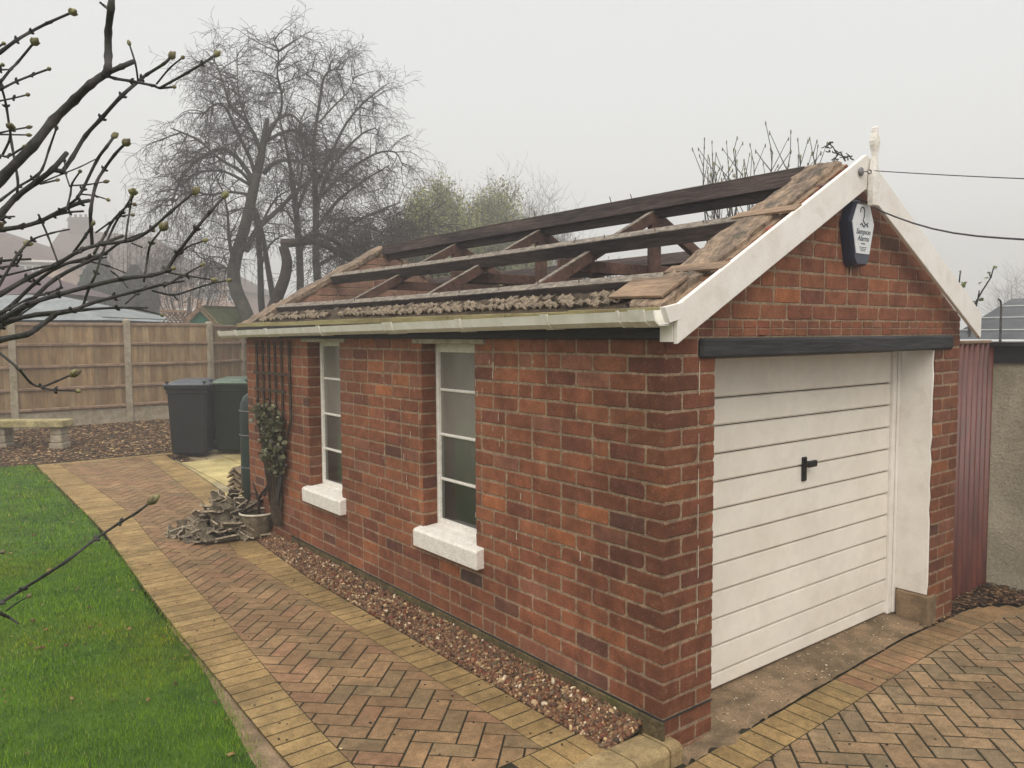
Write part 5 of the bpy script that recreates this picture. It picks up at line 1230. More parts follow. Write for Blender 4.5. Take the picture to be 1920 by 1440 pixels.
baretree('bare_tree', 'tallest bare tree, grey trunk curving up to a sawn-off top, left of the others', 'tree',
    [([(474, 625), (460, 585), (443, 545), (438, 510), (446, 470), (458, 430), (468, 390), (476, 350), (482, 325)], 27, 17), ([(482, 325), (490, 290), (496, 255), (501, 222)], 17, 8)],
    [([(443, 505), (436, 480), (430, 450), (428, 420), (426, 395), (418, 360), (405, 335)], 10, 2), ([(440, 520), (420, 500), (398, 490), (372, 482)], 7, 2), ([(462, 470), (482, 430), (520, 395), (560, 355), (598, 325)], 12, 6),
     ([(478, 345), (460, 315), (436, 288), (410, 280), (384, 292), (358, 312), (335, 345), (322, 380)], 10, 3), ([(480, 335), (470, 300), (452, 262), (430, 215), (415, 195), (395, 200), (375, 222)], 8, 2.5),
     ([(492, 300), (478, 255), (455, 220), (432, 200), (420, 160), (405, 120), (385, 95)], 8, 2), ([(500, 250), (520, 225), (545, 215), (565, 232), (588, 255)], 8, 3), ([(495, 325), (515, 305), (545, 300), (585, 312), (620, 325), (655, 350)], 9, 3),
     ([(500, 265), (530, 248), (558, 245), (580, 262), (600, 300)], 7, 3), ([(474, 350), (440, 330), (410, 320), (370, 325), (335, 350)], 7, 2.5), ([(476, 350), (450, 320), (415, 300), (375, 265), (345, 250), (320, 240)], 7, 2),
     ([(486, 310), (500, 260), (525, 215), (528, 175), (520, 140), (522, 100), (512, 70)], 7, 2), ([(470, 365), (430, 360), (395, 365), (350, 360), (320, 385)], 6, 2), ([(490, 290), (470, 240), (448, 180), (444, 90)], 5, 1.5), ([(520, 160), (545, 150), (570, 140), (590, 130)], 3, 1.2)],
    18.5, 3, kids=(7, 4), L0=1.05, droop=.24, per=.125, maxlev=2, twr=.016)
baretree('bare_tree', 'bare multi-stemmed tree directly behind the broken dark trunk, middle of the group', 'tree',
    [([(498, 625), (490, 570), (488, 500), (484, 440), (478, 400)], 14, 8), ([(520, 620), (512, 560), (502, 500), (492, 440), (478, 390)], 13, 7), ([(560, 620), (563, 520), (558, 430), (552, 370), (545, 330)], 15, 10)],
    [([(552, 370), (545, 320), (536, 270), (522, 215)], 9, 3), ([(555, 400), (575, 350), (600, 310), (630, 290)], 7, 2.5), ([(484, 440), (500, 400), (520, 370), (545, 355)], 6, 3), ([(488, 500), (505, 460), (530, 440)], 6, 2), ([(558, 430), (540, 400), (515, 380)], 5, 2), ([(552, 380), (565, 330), (570, 280), (590, 230)], 6, 2), ([(560, 480), (580, 440), (610, 410), (640, 400)], 6, 2)],
    20.5, 5, kids=(6, 4), L0=1.0, droop=.22, per=.19, maxlev=2, twr=.015)
baretree('bare_tree', 'rounded bare tree with dense twiggy crown, rightmost of the three above the garage roof', 'tree',
    [([(602, 620), (596, 540), (592, 470), (592, 400), (590, 330)], 16, 10)],
    [([(590, 330), (588, 270), (598, 200), (606, 150), (620, 132), (645, 130)], 8, 2), ([(592, 400), (610, 340), (640, 290), (680, 250), (705, 240)], 8, 2), ([(592, 350), (620, 290), (650, 230), (690, 185), (705, 185)], 7, 2), ([(592, 430), (630, 380), (680, 340), (730, 310)], 8, 2), ([(592, 470), (640, 430), (700, 400), (750, 380)], 8, 2), ([(590, 340), (570, 290), (560, 240), (575, 200)], 6, 2), ([(592, 380), (640, 330), (700, 290), (740, 285), (755, 310)], 7, 2), ([(598, 230), (625, 200), (650, 175), (668, 140)], 4, 1.5), ([(592, 500), (650, 470), (720, 450), (760, 430)], 8, 2), ([(592, 420), (600, 370), (610, 320), (612, 260)], 6, 2)],
    20.0, 9, kids=(6, 4), L0=.95, droop=.22, per=.16, maxlev=2, twr=.015)
bk = thing('broken_tree', 'dark snapped tree trunk with its top fallen over to the right behind the far gable', 'tree', at(500, 640, 15.5))
mb = MB(); P = spline([at(x, y, 15.5) for x, y in [(498, 640), (508, 590), (522, 552), (534, 520), (538, 490), (531, 462)]], 4); mb.tube(P, [(24+(-6)*i/(len(P)-1))/2*15.5/FPX for i in range(len(P))], 10); 
mb.build('trunk', 'darkbark', bk, smooth=True)
mb = MB(); P = spline([at(x, y, 15.5) for x, y in [(528, 456), (560, 455), (590, 452), (615, 462), (640, 478), (665, 490), (700, 498), (740, 492)]], 4); mb.tube(P, [(17-9*i/(len(P)-1))/2*15.5/FPX for i in range(len(P))], 9)
P = spline([at(x, y, 15.45) for x, y in [(560, 450), (590, 440), (618, 447), (640, 462), (655, 480)]], 4); mb.tube(P, [.05]*len(P), 7); mb.build('fallen_limb', 'darkbark', bk, smooth=True)
r_ = random.Random(77); mb = MB()
for k in range(120):
    t = r_.random(); q = at(600+r_.random()*165, 480-r_.random()*75, 15.4+r_.uniform(-.6, 1.2)); grow(mb, q, Vector((r_.gauss(0, 1), r_.gauss(0, 1), r_.gauss(-.1, .7))), r_.uniform(.5, 1.3), .009, 0, r_, .12, .2, (5, 3), 2)
mb.build('twigs', 'twig', bk)
# hazy willows / hedge trees to the right of the bare ones, above the roof
def bush(name, label, px0, px1, pyt, pyb, d, seed, stems, leafc, leafn, leafs, wid=.008, up=.12, grp=None, tw='twig'):
    r_ = random.Random(seed); root = thing(name, label, 'tree', at((px0+px1)/2, pyb, d), grp); mb = MB(); T = []; mt = MB()
    pc = (px0+px1)/2
    for k in range(stems):
        fx = r_.uniform(-1, 1); fx2 = fx*.55; top = pyt+(pyb-pyt)*.55*abs(fx)**2.2*r_.uniform(.6, 1.2)+r_.uniform(0, .25)*(pyb-pyt)
        dd = d+r_.uniform(-1, 1)*1.3
        A = [at(pc+fx2*(px1-px0)/2*.5, pyb, dd), at(pc+fx*(px1-px0)/2*.75, (pyb*2+top)/3, dd+r_.uniform(-.5, .5)), at(pc+fx*(px1-px0)/2*.95, (pyb+top*2)/3, dd+r_.uniform(-.5, .5)), at(pc+fx*(px1-px0)/2, top, dd)]
        P = spline(A, 3); mb.tube(P, [wid*3.5*(1-.85*i/len(P)) for i in range(len(P))], 4, cap=False)
        for _ in range(9):
            t = r_.uniform(.25, 1)*(len(P)-1); i = min(int(t), len(P)-2); q = P[i]+(P[i+1]-P[i])*(t-i); L_ = r_.uniform(.4, 1.0)*d/22
            grow(mb, q, Vector((r_.gauss(0, .8), r_.gauss(0, .8), r_.uniform(.2, 1))), L_, wid, 0, r_, -.02, .18, (4,), 1, up)
            for _ in range(leafn): T.append(q+Vector((r_.gauss(0, .16), r_.gauss(0, .16), r_.gauss(0, .2)))*d/22)
    mt.tube([at(pc, pyb+60, d), at(pc, pyb, d), at(pc+3, pyb*.7+pyt*.3, d)], [.12, .10, .05], 8); mt.build('trunk', 'treebark', root); mb.build('branches', tw, root)
    if T:
        T = np.array([tuple(t) for t in T]); n = len(T); sz = nr.uniform(.6, 1.3, n)*leafs; R = rotmats(n)*sz[:, None, None]
        cols = np.array(leafc)[nr.choice(len(leafc), n)]*nr.uniform(.7, 1.2, (n, 1))
        o = bulk('foliage', np.array([(-.5, -.22, 0), (.0, -.3, .05), (.5, 0, 0), (0, .3, .05)]), np.array([(0, 1, 2, 3)]), R, T-np.array(WO[root.name]), cols, 'grnleaf', parent=root)
    return root
YG = [s(154, 154, 88), s(136, 142, 78), s(168, 160, 94), s(124, 128, 74)]
bush('hedge_tree', 'dark twiggy thicket with purplish stems right of the bare trees', 650, 800, 410, 560, 18, 12, 34, [s(96, 92, 70), s(84, 78, 62)], 5, .045, .007)
bush('hedge_tree', 'yellow-green budding tree with spiky leader, left of the pale green ones', 745, 900, 335, 580, 30, 13, 56, YG, 80, .10)
bush('hedge_tree', 'rounded pale green budding tree in the middle above the ridge beam', 845, 1030, 346, 580, 33, 14, 60, YG, 80, .10)
bush('hedge_tree', 'faint greyish birch-like tree at the right end of the hedge row', 955, 1075, 362, 580, 38, 15, 44, [s(150, 138, 116), s(160, 150, 120)], 8, .05, .007)
bush('hedge_tree', 'low olive green shrub seen through the roof timbers by the last truss', 1020, 1180, 525, 640, 14, 16, 34, [s(110, 118, 76), s(92, 100, 64), s(140, 144, 100)], 26, .07, .007)
bush('hedge_tree', 'dark green shrub seen through the middle of the roof frame', 760, 1010, 490, 640, 15, 17, 46, [s(96, 106, 72), s(80, 92, 62), s(118, 124, 88)], 34, .075, .007)
bush('hedge_tree', 'low green shrub seen through the roof frame near the front gable', 1120, 1330, 560, 660, 12, 19, 26, [s(120, 128, 86), s(150, 156, 110)], 22, .06, .007)
bush('far_tree', 'very faint bare tree fading into the fog at the right edge', 1845, 1990, 505, 690, 85, 18, 40, None, 0, .05, .02)
# budded shrub behind the front of the roof
def budshrub(name, label, px0, px1, top, base, d, seed, n_):
    r_ = random.Random(seed); root = thing(name, label, 'shrub', at((px0+px1)/2, base, d)); mb = MB(); bd_ = MB()
    for k in range(n_):
        x = r_.uniform(px0, px1); yt = top+r_.uniform(0, 95)+.0; xb = (x*.55+(px0+px1)/2*.45)+r_.uniform(-12, 12); dd = d+r_.uniform(-.7, .7)
        A = [at(xb, base, dd), at(xb+(x-xb)*.35+r_.uniform(-6, 6), base*.6+yt*.4, dd+r_.uniform(-.2, .2)), at(x+r_.uniform(-8, 8), base*.25+yt*.75, dd), at(x+r_.uniform(-5, 5), yt, dd)]
        P = spline(A, 4); n = len(P); mb.tube(P, [.013*(1-.72*i/n) for i in range(n)], 5); 
        for i in range(4, n):
            if r_.random() < .75:
                q = P[i]; L_ = r_.uniform(.06, .42); dv = ((P[i]-P[i-1]).normalized()*.9+Vector((r_.gauss(0, .5), r_.gauss(0, .5), .35))).normalized(); e_ = q+dv*L_; mb.tube([q, q+dv*L_*.5+Vector((0, 0, .01)), e_+Vector((0, 0, .03))], [.0055, .0045, .0032], 4); bd_.tube([e_, e_+Vector((0, 0, .03)), e_+Vector((0, 0, .045))], [.006, .008, .002], 5)
        bd_.tube([P[-1]-Vector((0, 0, .01)), P[-1]+Vector((0, 0, .018)), P[-1]+Vector((0, 0, .035))], [.006, .009, .002], 5)
    mb.build('stems', 'bark', root); tagp(bd_.build('buds', 'bud', root), kind='stuff')
budshrub('budding_shrub', 'bare budded shrub rising left of the front gable behind the ridge beam', 1310, 1445, 278, 560, 8.8, 51, 17)
budshrub('budding_shrub', 'smaller bare budded shrub between the gable top and the taller shrub', 1440, 1530, 285, 560, 8.6, 52, 11)
# dark conifer-ish bush behind the fence
def conifer(name, label, px0, px1, pyt, pyb, d, seed, cols, N_=6500, lf_=.24):
    root = thing(name, label, 'tree', at((px0+px1)/2, pyb, d)); T = []; r_ = random.Random(seed)
    for _ in range(N_):
        h = r_.random()**.8; wdt = (1-h**2.4)*.5+.04; a = r_.uniform(-1, 1); f = 1+.25*noise.noise(Vector((a*3, h*5, seed)))
        x = (px0+px1)/2+(px1-px0)*wdt*a*f; y = pyb+(pyt-pyb)*h; T.append(tuple(at(x, y, d+r_.gauss(0, .6)*wdt*2)))
    T = np.array(T); n = len(T); R = rotmats(n)*(nr.uniform(.5, 1.2, n)*lf_)[:, None, None]
    bulk('foliage', np.array([(-.5, -.3, 0), (.1, -.4, .1), (.6, 0, 0), (0, .4, .1)]), np.array([(0, 1, 2, 3)]), R, T-np.array(WO[root.name]), np.array(cols)[nr.choice(len(cols), n)]*nr.uniform(.6, 1.2, (n, 1)), 'conifer', parent=root)
    mb = MB(); mb.tube([at((px0+px1)/2, pyb+20, d), at((px0+px1)/2, pyt+20, d)], [.1, .03], 6); mb.build('trunk', 'treebark', root)
conifer('conifer', 'dark grey-green conifer behind the fence between the houses', 135, 232, 478, 625, 40, 1, [s(58, 72, 58), s(48, 60, 50), s(70, 80, 62)])
conifer('conifer', 'second dark conifer, right one, just left of the lattice fence top', 205, 300, 500, 625, 37, 2, [s(64, 76, 62), s(54, 66, 54)])
# thin bare shrubs in front of the houses
bush('bare_shrub', 'thin pinkish bare shrub with upright wands in front of the chimney house', 185, 300, 385, 620, 32, 61, 22, None, 0, .05, .006)
bush('bare_shrub', 'reddish bare shrub leaning left beside the trunk of the tallest tree', 285, 420, 410, 620, 28, 62, 26, None, 0, .05, .006)

# ================================================================== HOUSES IN THE FOG
def gable_house(name, label, d, eave, ridge, gp, mats, extra=None, cat='house', depth=8):
    pass
def prismq(mb, pts, back): mb.poly(pts, back)
fwd = Vector((cd.x, cd.y, 0)).normalized()
def house(name, label, roofpix, wallpix, d, windows=(), trims=(), chim=None, deep=7, roofm='houseroof', wallm='housebrick', cat='house'):
    if d > 30: d *= 1.75; deep *= 1.75
    root = thing(name, label, cat, at(wallpix[0][0], max(p[1] for p in wallpix), d))
    mb = MB(); mb.poly([at(x, y, d) for x, y in wallpix], fwd*deep); wl_ = mb.build('wall', wallm, root)
    mb = MB()
    n = len(roofpix); A = [at(x, y, d-.35 if k in (0, n-1) else d+deep*.5) for k, (x, y) in enumerate(roofpix)]
    low = A[0], A[-1]; top = A[1:-1]
    B = [A[0]+fwd*(deep+.7), A[-1]+fwd*(deep+.7)]
    V = A+[B[1], B[0]]; m_ = len(V); F = [tuple(range(n))]+[tuple(list(range(1, n-1))[::-1]+[m_-1, m_-2][::1])] 
    F.append((0, m_-1, 1)); F.append((n-1, n-2, m_-2))
    F.append((0, n-1, m_-2, m_-1))
    mb.add(V, F); rf = mb.build('roof', roofm, root)
    for (x0, y0, x1, y1, nb) in windows:
        mb = MB(); dd = d-.12
        for (a, b, c, e_) in [(x0-1, y0-1, x1+1, y0+2), (x0-1, y1-2, x1+1, y1+1)]+[(x0+(x1-x0)*k/nb-1.3, y0, x0+(x1-x0)*k/nb+1.3, y1) for k in range(nb+1)]: mb.poly([at(a, b, dd), at(c, b, dd), at(c, e_, dd), at(a, e_, dd)], fwd*.12)
        wf = mb.build('window', 'housetrim', root); mb = MB(); mb.poly([at(x0, y0, d-.05), at(x1, y0, d-.05), at(x1, y1, d-.05), at(x0, y1, d-.05)], fwd*.03); mb.build('pane', 'houseglass', wf)
    for (x0, y0, x1, y1, w_) in trims:
        mb = MB(); mb.poly([at(x0, y0, d-.5), at(x1, y1, d-.5), at(x1, y1+w_, d-.5), at(x0, y0+w_, d-.5)], fwd*.12); mb.build('gutter_trim', 'housetrim', root)
    if chim:
        x0, y0, x1, y1 = chim; dc = d+deep*.45; mb = MB(); mb.poly([at(x0, y1, dc), at(x1, y1, dc), at(x1, y0, dc), at(x0, y0, dc)], fwd*.9)
        mb.poly([at(x0-2, y0+8, dc-.1), at(x1+2, y0+8, dc-.1), at(x1+2, y0+3, dc-.1), at(x0-2, y0+3, dc-.1)], fwd*1.1); ch = mb.build('chimney', 'houseroof', rf)
        mb = MB()
        for k in range(4): c0 = at(x0+(x1-x0)*(k+.5)/4, y0, dc+.45); mb.tube([c0, c0+Vector((0, 0, .28))], .13, 8)
        mb.build('chimney_pot', 'houseroof', ch)
    return root
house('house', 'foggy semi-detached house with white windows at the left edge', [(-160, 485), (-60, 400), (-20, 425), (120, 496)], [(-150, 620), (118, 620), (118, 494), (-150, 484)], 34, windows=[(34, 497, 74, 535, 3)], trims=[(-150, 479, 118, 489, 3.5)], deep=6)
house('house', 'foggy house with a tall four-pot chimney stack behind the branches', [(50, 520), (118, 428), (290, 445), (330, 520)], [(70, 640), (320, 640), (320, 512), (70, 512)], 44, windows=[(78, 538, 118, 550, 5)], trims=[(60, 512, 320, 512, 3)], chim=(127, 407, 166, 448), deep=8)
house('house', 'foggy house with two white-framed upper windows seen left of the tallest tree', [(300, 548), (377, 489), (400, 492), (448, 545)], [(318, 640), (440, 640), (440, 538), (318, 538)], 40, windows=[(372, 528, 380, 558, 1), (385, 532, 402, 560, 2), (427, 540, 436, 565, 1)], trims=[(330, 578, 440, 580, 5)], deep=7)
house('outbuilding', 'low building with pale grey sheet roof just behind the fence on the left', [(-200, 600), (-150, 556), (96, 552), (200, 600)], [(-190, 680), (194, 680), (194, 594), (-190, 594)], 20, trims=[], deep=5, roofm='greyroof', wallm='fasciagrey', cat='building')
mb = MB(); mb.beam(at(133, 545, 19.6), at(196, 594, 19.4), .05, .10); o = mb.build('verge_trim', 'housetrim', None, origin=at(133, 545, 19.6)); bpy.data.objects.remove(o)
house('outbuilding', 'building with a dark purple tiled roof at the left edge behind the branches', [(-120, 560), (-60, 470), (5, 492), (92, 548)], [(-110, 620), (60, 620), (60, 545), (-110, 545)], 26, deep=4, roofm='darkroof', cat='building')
# green shed with mossy roof
sh = thing('garden_shed', 'small green shed with mossy roof and pointed finial behind the fence', 'shed', at(380, 640, 18))
dS = 18.0; ap = at(378, 577, dS); gl_ = at(347, 606, dS); gr_ = at(425, 626, dS+.0); 
mb = MB(); mb.poly([at(352, 660, dS), at(412, 660, dS), at(412, 612, dS), ap+Vector((0, 0, -.03)), at(352, 606, dS)], fwd*1.2); mb.build('gable_boards', 'greenwood', sh)
mb = MB(); mb.beam(gl_-fwd*.08, ap-fwd*.08, .03, .10, up=(0, 0, 1)); mb.build('barge_board', 'rail', sh); mb = MB(); mb.beam(gr_-fwd*.08, ap-fwd*.08, .03, .10); mb.build('barge_board', 'rail', sh)
mb = MB(); mb.poly([ap-fwd*.1, gr_-fwd*.1, at(475, 628, dS+2.5), at(460, 579, dS+2.2)], (0, 0, .05)); mb.build('roof', 'mossroof', sh)
mb = MB(); mb.lathe([(.05, 0), (.05, .05), (.03, .09), (.045, .13), (.02, .19), (.001, .22)], 0, 0, 8); mb.v = [(x+ap.x-fwd.x*.1, y+ap.y-fwd.y*.1, z+ap.z-.02) for x, y, z in mb.v]; mb.build('finial', 'rail', sh)
# lattice fence top
lt = thing('lattice_fence', 'diamond lattice fence top left of the green shed', 'trellis', at(330, 615, 17.5)); mb = MB()
for k in range(0, 5):
    a, b = at(303+k*8, 606, 17.5), at(303+k*8+22, 584, 17.5); mb.beam(a, b, .02, .03, up=(cd.x, cd.y, 0)); a, b = at(303+k*8+22, 606, 17.55), at(303+k*8, 584, 17.55); mb.beam(a, b, .02, .03, up=(cd.x, cd.y, 0))
mb.build('lattice', 'rail', lt); mb = MB(); mb.beam(at(300, 583, 17.45), at(352, 584, 17.45), .04, .05); mb.beam(at(300, 608, 17.45), at(345, 608, 17.45), .04, .05); mb.build('frame', 'rail', lt)

# ================================================================== FOREGROUND SHRUB (left)
FS = thing('budding_bush', 'large foreground bush whose bare budding branches reach in from the left edge', 'bush', (at(-420, 700, 2.2).x, at(-420, 700, 2.2).y, -.11))
BR = [ # polyline px, start width, end width, depth, bud at end
 ([(0, 337), (60, 275), (100, 226), (140, 187), (170, 158), (203, 135)], 17, 14, 1.75, 0), ([(196, 142), (202, 128), (203, 105), (203, 60), (208, 15), (211, -25), (216, -80)], 14, 12, 1.75, 0),
 ([(205, 135), (228, 125), (251, 115)], 10, 9, 1.74, 0), ([(205, 18), (197, 12), (187, 4)], 6, 4, 1.75, 0), ([(196, 140), (215, 147), (245, 152), (285, 160), (300, 165), (325, 163)], 6, 4, 1.75, 1),
 ([(259, 153), (254, 120), (243, 84)], 3.6, 3, 1.74, 1), ([(293, 158), (318, 128), (341, 109)], 3.6, 3, 1.76, 1), ([(300, 165), (350, 137), (378, 120), (404, 103)], 5, 4, 1.72, 2),
 ([(115, 325), (135, 296), (160, 255), (190, 222), (228, 180), (265, 148), (275, 140), (308, 119), (319, 108)], 8, 5, 1.85, 2),
 ([(0, 402), (30, 370), (70, 340), (98, 318), (125, 287)], 12, 9, 1.82, 0), ([(98, 318), (120, 322)], 9, 7, 1.82, 0), ([(32, 362), (33, 335), (22, 270), (12, 200), (3, 165), (-6, 140)], 4.6, 4, 1.8, 0),
 ([(58, 350), (80, 315), (92, 280), (105, 243)], 4.6, 3.5, 1.8, 1), ([(0, 376), (35, 350), (60, 335), (80, 318)], 5, 4, 1.9, 0),
 ([(0, 431), (40, 425), (75, 415), (115, 395), (150, 380), (168, 376)], 9, 7, 1.9, 0), ([(60, 420), (100, 405), (130, 398), (156, 396)], 5, 4, 1.95, 0),
 ([(145, 370), (155, 355), (182, 300), (200, 275), (213, 257)], 6, 5, 1.8, 2), ([(128, 385), (145, 372)], 5, 6, 1.8, 0), ([(173, 460), (171, 430), (170, 395), (180, 345), (195, 318), (215, 290), (233, 271)], 6.5, 5, 1.78, 2),
 ([(124, 395), (132, 365), (135, 345), (149, 323)], 4, 3, 1.8, 1), ([(133, 348), (165, 346), (195, 341)], 3.2, 2.5, 1.8, 1), ([(152, 364), (178, 367), (201, 374)], 3.2, 2.5, 1.8, 1), ([(131, 350), (123, 325), (121, 303)], 3, 2.6, 1.8, 1),
 ([(70, 345), (120, 325), (150, 313), (180, 298)], 3, 2, 1.95, 0), ([(75, 345), (105, 338)], 4, 3, 1.9, 1),
 ([(0, 552), (50, 523), (107, 495), (150, 470), (187, 458), (231, 442)], 9, 6, 1.7, 0), ([(187, 458), (247, 450), (283, 430), (320, 397), (362, 362)], 6.5, 4.5, 1.68, 2), ([(235, 451), (240, 415), (244, 390), (249, 363)], 4, 3, 1.68, 2),
 ([(176, 476), (197, 440), (213, 412), (240, 385), (250, 383)], 5, 3.5, 1.75, 1), ([(180, 436), (205, 418), (228, 405), (247, 403)], 3.4, 2.6, 1.8, 1), ([(247, 456), (267, 464)], 3, 2, 1.68, 0),
 ([(0, 590), (30, 565), (67, 530), (110, 500), (165, 483), (193, 477), (225, 455), (260, 440), (285, 432)], 8, 3, 1.78, 1), ([(0, 612), (50, 572), (105, 522), (187, 480)], 9, 6, 1.72, 0),
 ([(0, 600), (50, 572), (107, 553), (167, 537), (227, 523), (283, 516), (310, 507), (333, 475), (367, 430), (390, 402), (419, 369)], 10, 5, 1.62, 2), ([(310, 510), (323, 504)], 6, 5, 1.62, 1),
 ([(315, 511), (350, 517), (397, 524)], 4, 3, 1.62, 1), ([(270, 528), (277, 480), (283, 457), (303, 430)], 4.6, 3.6, 1.62, 2), ([(333, 480), (352, 463), (381, 452)], 3.4, 3, 1.62, 1),
 ([(0, 604), (67, 590), (133, 582), (167, 570), (213, 557), (267, 543), (307, 533), (345, 527)], 9, 4, 1.66, 0), ([(307, 538), (337, 520), (377, 498)], 3.8, 3.2, 1.66, 1), ([(285, 545), (325, 553), (366, 541), (395, 532), (426, 526)], 3.8, 3, 1.66, 1), ([(325, 553), (333, 563)], 3, 2, 1.66, 0),
 ([(0, 610), (50, 594), (110, 588), (157, 581), (217, 577), (277, 577)], 8, 4, 1.7, 0), ([(250, 578), (275, 583), (302, 590)], 3.2, 2.4, 1.7, 1), ([(235, 570), (255, 552), (275, 535)], 3.2, 2.4, 1.7, 0),
 ([(0, 637), (50, 627), (67, 617), (100, 593), (112, 585)], 11, 8, 1.6, 0), ([(45, 629), (62, 624)], 7, 5, 1.6, 0),
 ([(-6, 657), (33, 690), (57, 717), (77, 725), (105, 715), (133, 703)], 4.6, 4, 1.5, 2), ([(77, 726), (102, 731), (143, 733)], 4, 3, 1.5, 1),
 ([(156, 573), (167, 540), (180, 513), (190, 480), (213, 425), (228, 400), (245, 372)], 5, 3.5, 1.74, 1),
 ([(0, 98), (30, 76), (57, 60), (90, 43), (133, 24)], 6.5, 5, 1.7, 2), ([(0, 155), (20, 130), (33, 117), (62, 82)], 5, 4.4, 1.7, 2), ([(0, 168), (30, 153), (60, 141), (90, 130)], 4.4, 4, 1.72, 1), ([(-4, 190), (25, 184), (50, 178)], 3.4, 3, 1.75, 1),
 ([(-4, 250), (22, 244), (50, 239)], 3.4, 3, 1.75, 1), ([(-4, 252), (50, 253)], 3.2, 3, 1.78, 1), ([(-2, 291), (15, 293), (43, 277)], 4.4, 4, 1.75, 1), ([(5, 290), (18, 262), (20, 240)], 4.6, 4, 1.75, 2), ([(0, 131), (24, 130)], 3, 2.6, 1.75, 0), ([(-6, 90), (6, 82)], 4, 4, 1.7, 1), ([(-6, 128), (4, 122)], 4, 4, 1.7, 1),
 ([(0, 489), (30, 487), (58, 486)], 5, 4.5, 1.72, 0), ([(0, 532), (33, 477), (60, 450), (97, 437), (130, 430)], 5, 3, 1.66, 0), ([(20, 500), (36, 475), (51, 458)], 4, 4, 1.7, 2), ([(72, 402), (90, 443), (108, 491)], 4, 3.4, 1.68, 0), ([(138, 473), (160, 443), (173, 422)], 5, 4.4, 1.7, 1),
 ([(110, 519), (113, 540), (87, 550), (50, 562), (17, 580), (-5, 590)], 3.4, 5, 1.66, 0), ([(0, 519), (83, 500), (160, 490), (200, 482)], 4, 3, 1.76, 0), ([(167, 490), (200, 498), (236, 512)], 3, 2.4, 1.75, 0), ([(208, 508), (225, 522), (240, 540)], 3, 2.4, 1.7, 0), ([(0, 412), (12, 407), (27, 406)], 4, 3.4, 1.7, 0), ([(-5, 425), (4, 420)], 5, 5, 1.7, 2), ([(0, 502), (28, 497), (40, 480)], 4, 4, 1.7, 0),
 ([(30, 596), (60, 575), (90, 556), (105, 552)], 4, 3, 1.74, 0), ([(0, 585), (18, 578), (36, 570)], 4, 3, 1.7, 0),
 ([(0, 1131), (42, 1105), (82, 1080), (125, 1052), (179, 1011), (225, 980), (255, 962), (280, 943)], 6, 4.6, 1.35, 3), ([(0, 1150), (18, 1158), (34, 1169)], 6, 4, 1.33, 0), ([(12, 1145), (30, 1132), (52, 1119)], 3, 2.4, 1.4, 1), ([(-8, 1042), (4, 1036)], 3, 3, 1.4, 1)]
r_ = random.Random(99); stem0 = at(-420, 700, 2.2); twb = MB(); BUDS = []
mb = MB(); SX, SY = stem0.x, stem0.y
trunkP = [Vector((SX, SY, -.15)), Vector((SX+.03, SY, .5)), Vector((SX-.02, SY+.03, 1.1)), Vector((SX+.02, SY, 1.8)), Vector((SX, SY+.04, 2.5)), Vector((SX+.05, SY, 3.1))]
mb.tube(spline(trunkP, 3), [.05, .048, .046, .044, .042, .04, .038, .036, .034, .032, .03, .028, .026, .022, .018, .015], 10); mb.build('trunk', 'bark', FS, smooth=True)
def bud(q, dv, s_, budb=None):
    budb = budb or twb; dv = dv.normalized(); s_ *= 1.35; budb.tube([q-dv*.002*s_, q+dv*.002*s_, q+dv*.006*s_, q+dv*.010*s_, q+dv*.0145*s_], [.0025*s_, .0045*s_, .0052*s_, .0040*s_, .0006*s_], 7)
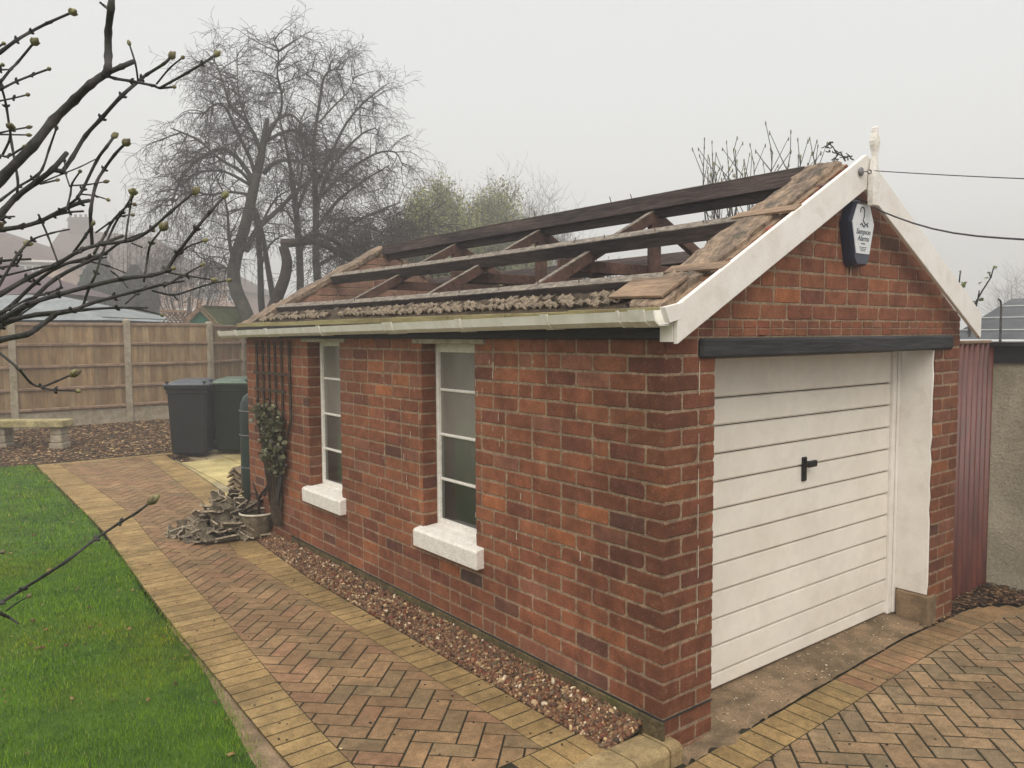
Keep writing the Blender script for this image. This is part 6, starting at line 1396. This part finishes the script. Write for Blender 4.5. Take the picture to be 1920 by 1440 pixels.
for path, w0, w1, d, bd in BR:
    A = [at(x, y, d+.03*math.sin(i*1.7+path[0][1])) for i, (x, y) in enumerate(path)]; wid = [(w0+(w1-w0)*i/(len(A)-1)) for i in range(len(A))]
    if path[0][0] <= 0:      # carry the branch on to the bush's own stem outside the frame
        zt0 = A[0].z; j = Vector((SX, SY, max(.2, min(3.0, zt0-(.45 if path[0][1] < 900 else .15))))); dv = (A[0]-A[1]).normalized(); mid = A[0]+dv*.25; A = [j, (j+mid)/2+Vector((0, 0, -.03)), mid]+A; wid = [w0*1.5, w0*1.3, w0*1.1]+wid
    P = spline(A, 4); n = len(P); W_ = [wid[min(int(i/4), len(wid)-1)]*(1-(i % 4)/4)+wid[min(int(i/4)+1, len(wid)-1)]*((i % 4)/4) for i in range(n)]
    R = []
    for i in range(n): R.append(W_[i]/2*d/FPX*(1+(.22 if i % 4 == 0 and 0 < i < n-1 else 0)+r_.uniform(-.04, .04)))
    twb.tube(P, R, 8)
    for i in range(4, n-1, 4):     # paired node buds
        if w0 < 11 and r_.random() < .6:
            dv = (P[i+1]-P[i]).normalized(); o_ = Vector((r_.gauss(0, 1), r_.gauss(0, 1), r_.gauss(0, 1))); o_ = (o_-dv*o_.dot(dv)).normalized()
            for sg in (-1, 1): bud(P[i]+o_*sg*R[i]*.7, dv*.8+o_*sg*.8, .42 if w0 < 7 else .5)
    if bd:
        dv = (P[-1]-P[-2]).normalized(); s_ = {1: .62, 2: 1.0, 3: 1.0}[bd]; b1 = MB(); BUDS.append(b1); bud(P[-1], dv, s_*1.05, b1)
        if bd > 1:
            o_ = dv.cross(Vector((.3, .5, .8))).normalized(); bud(P[-1], dv+o_*.7, s_*.8, b1); bud(P[-1], dv-o_*.7, s_*.8, b1)
br = twb.build('branches', 'bark', FS, smooth=True)
for b1 in BUDS: b1.build('bud', 'bud', FS, smooth=True)

# ================================================================== HAZE
def haze():
    mb = MB(); mb.box((-110, -14, -1.4), (130, 140, 15)); m = bpy.data.materials.new('haze'); m.use_nodes = True; n = m.node_tree.nodes; n.clear(); o = n.new('ShaderNodeOutputMaterial'); v = n.new('ShaderNodeVolumePrincipled')
    v.inputs['Color'].default_value = (.97, .96, .95, 1); v.inputs['Density'].default_value = .0088; v.inputs['Anisotropy'].default_value = .2; m.node_tree.links.new(v.outputs[0], o.inputs['Volume'])
    ob = mb.build('haze', m, None); ob['kind'] = 'stuff'; ob['label'] = 'pale fog filling the air over the whole garden'; ob['category'] = 'haze'; return ob
haze()
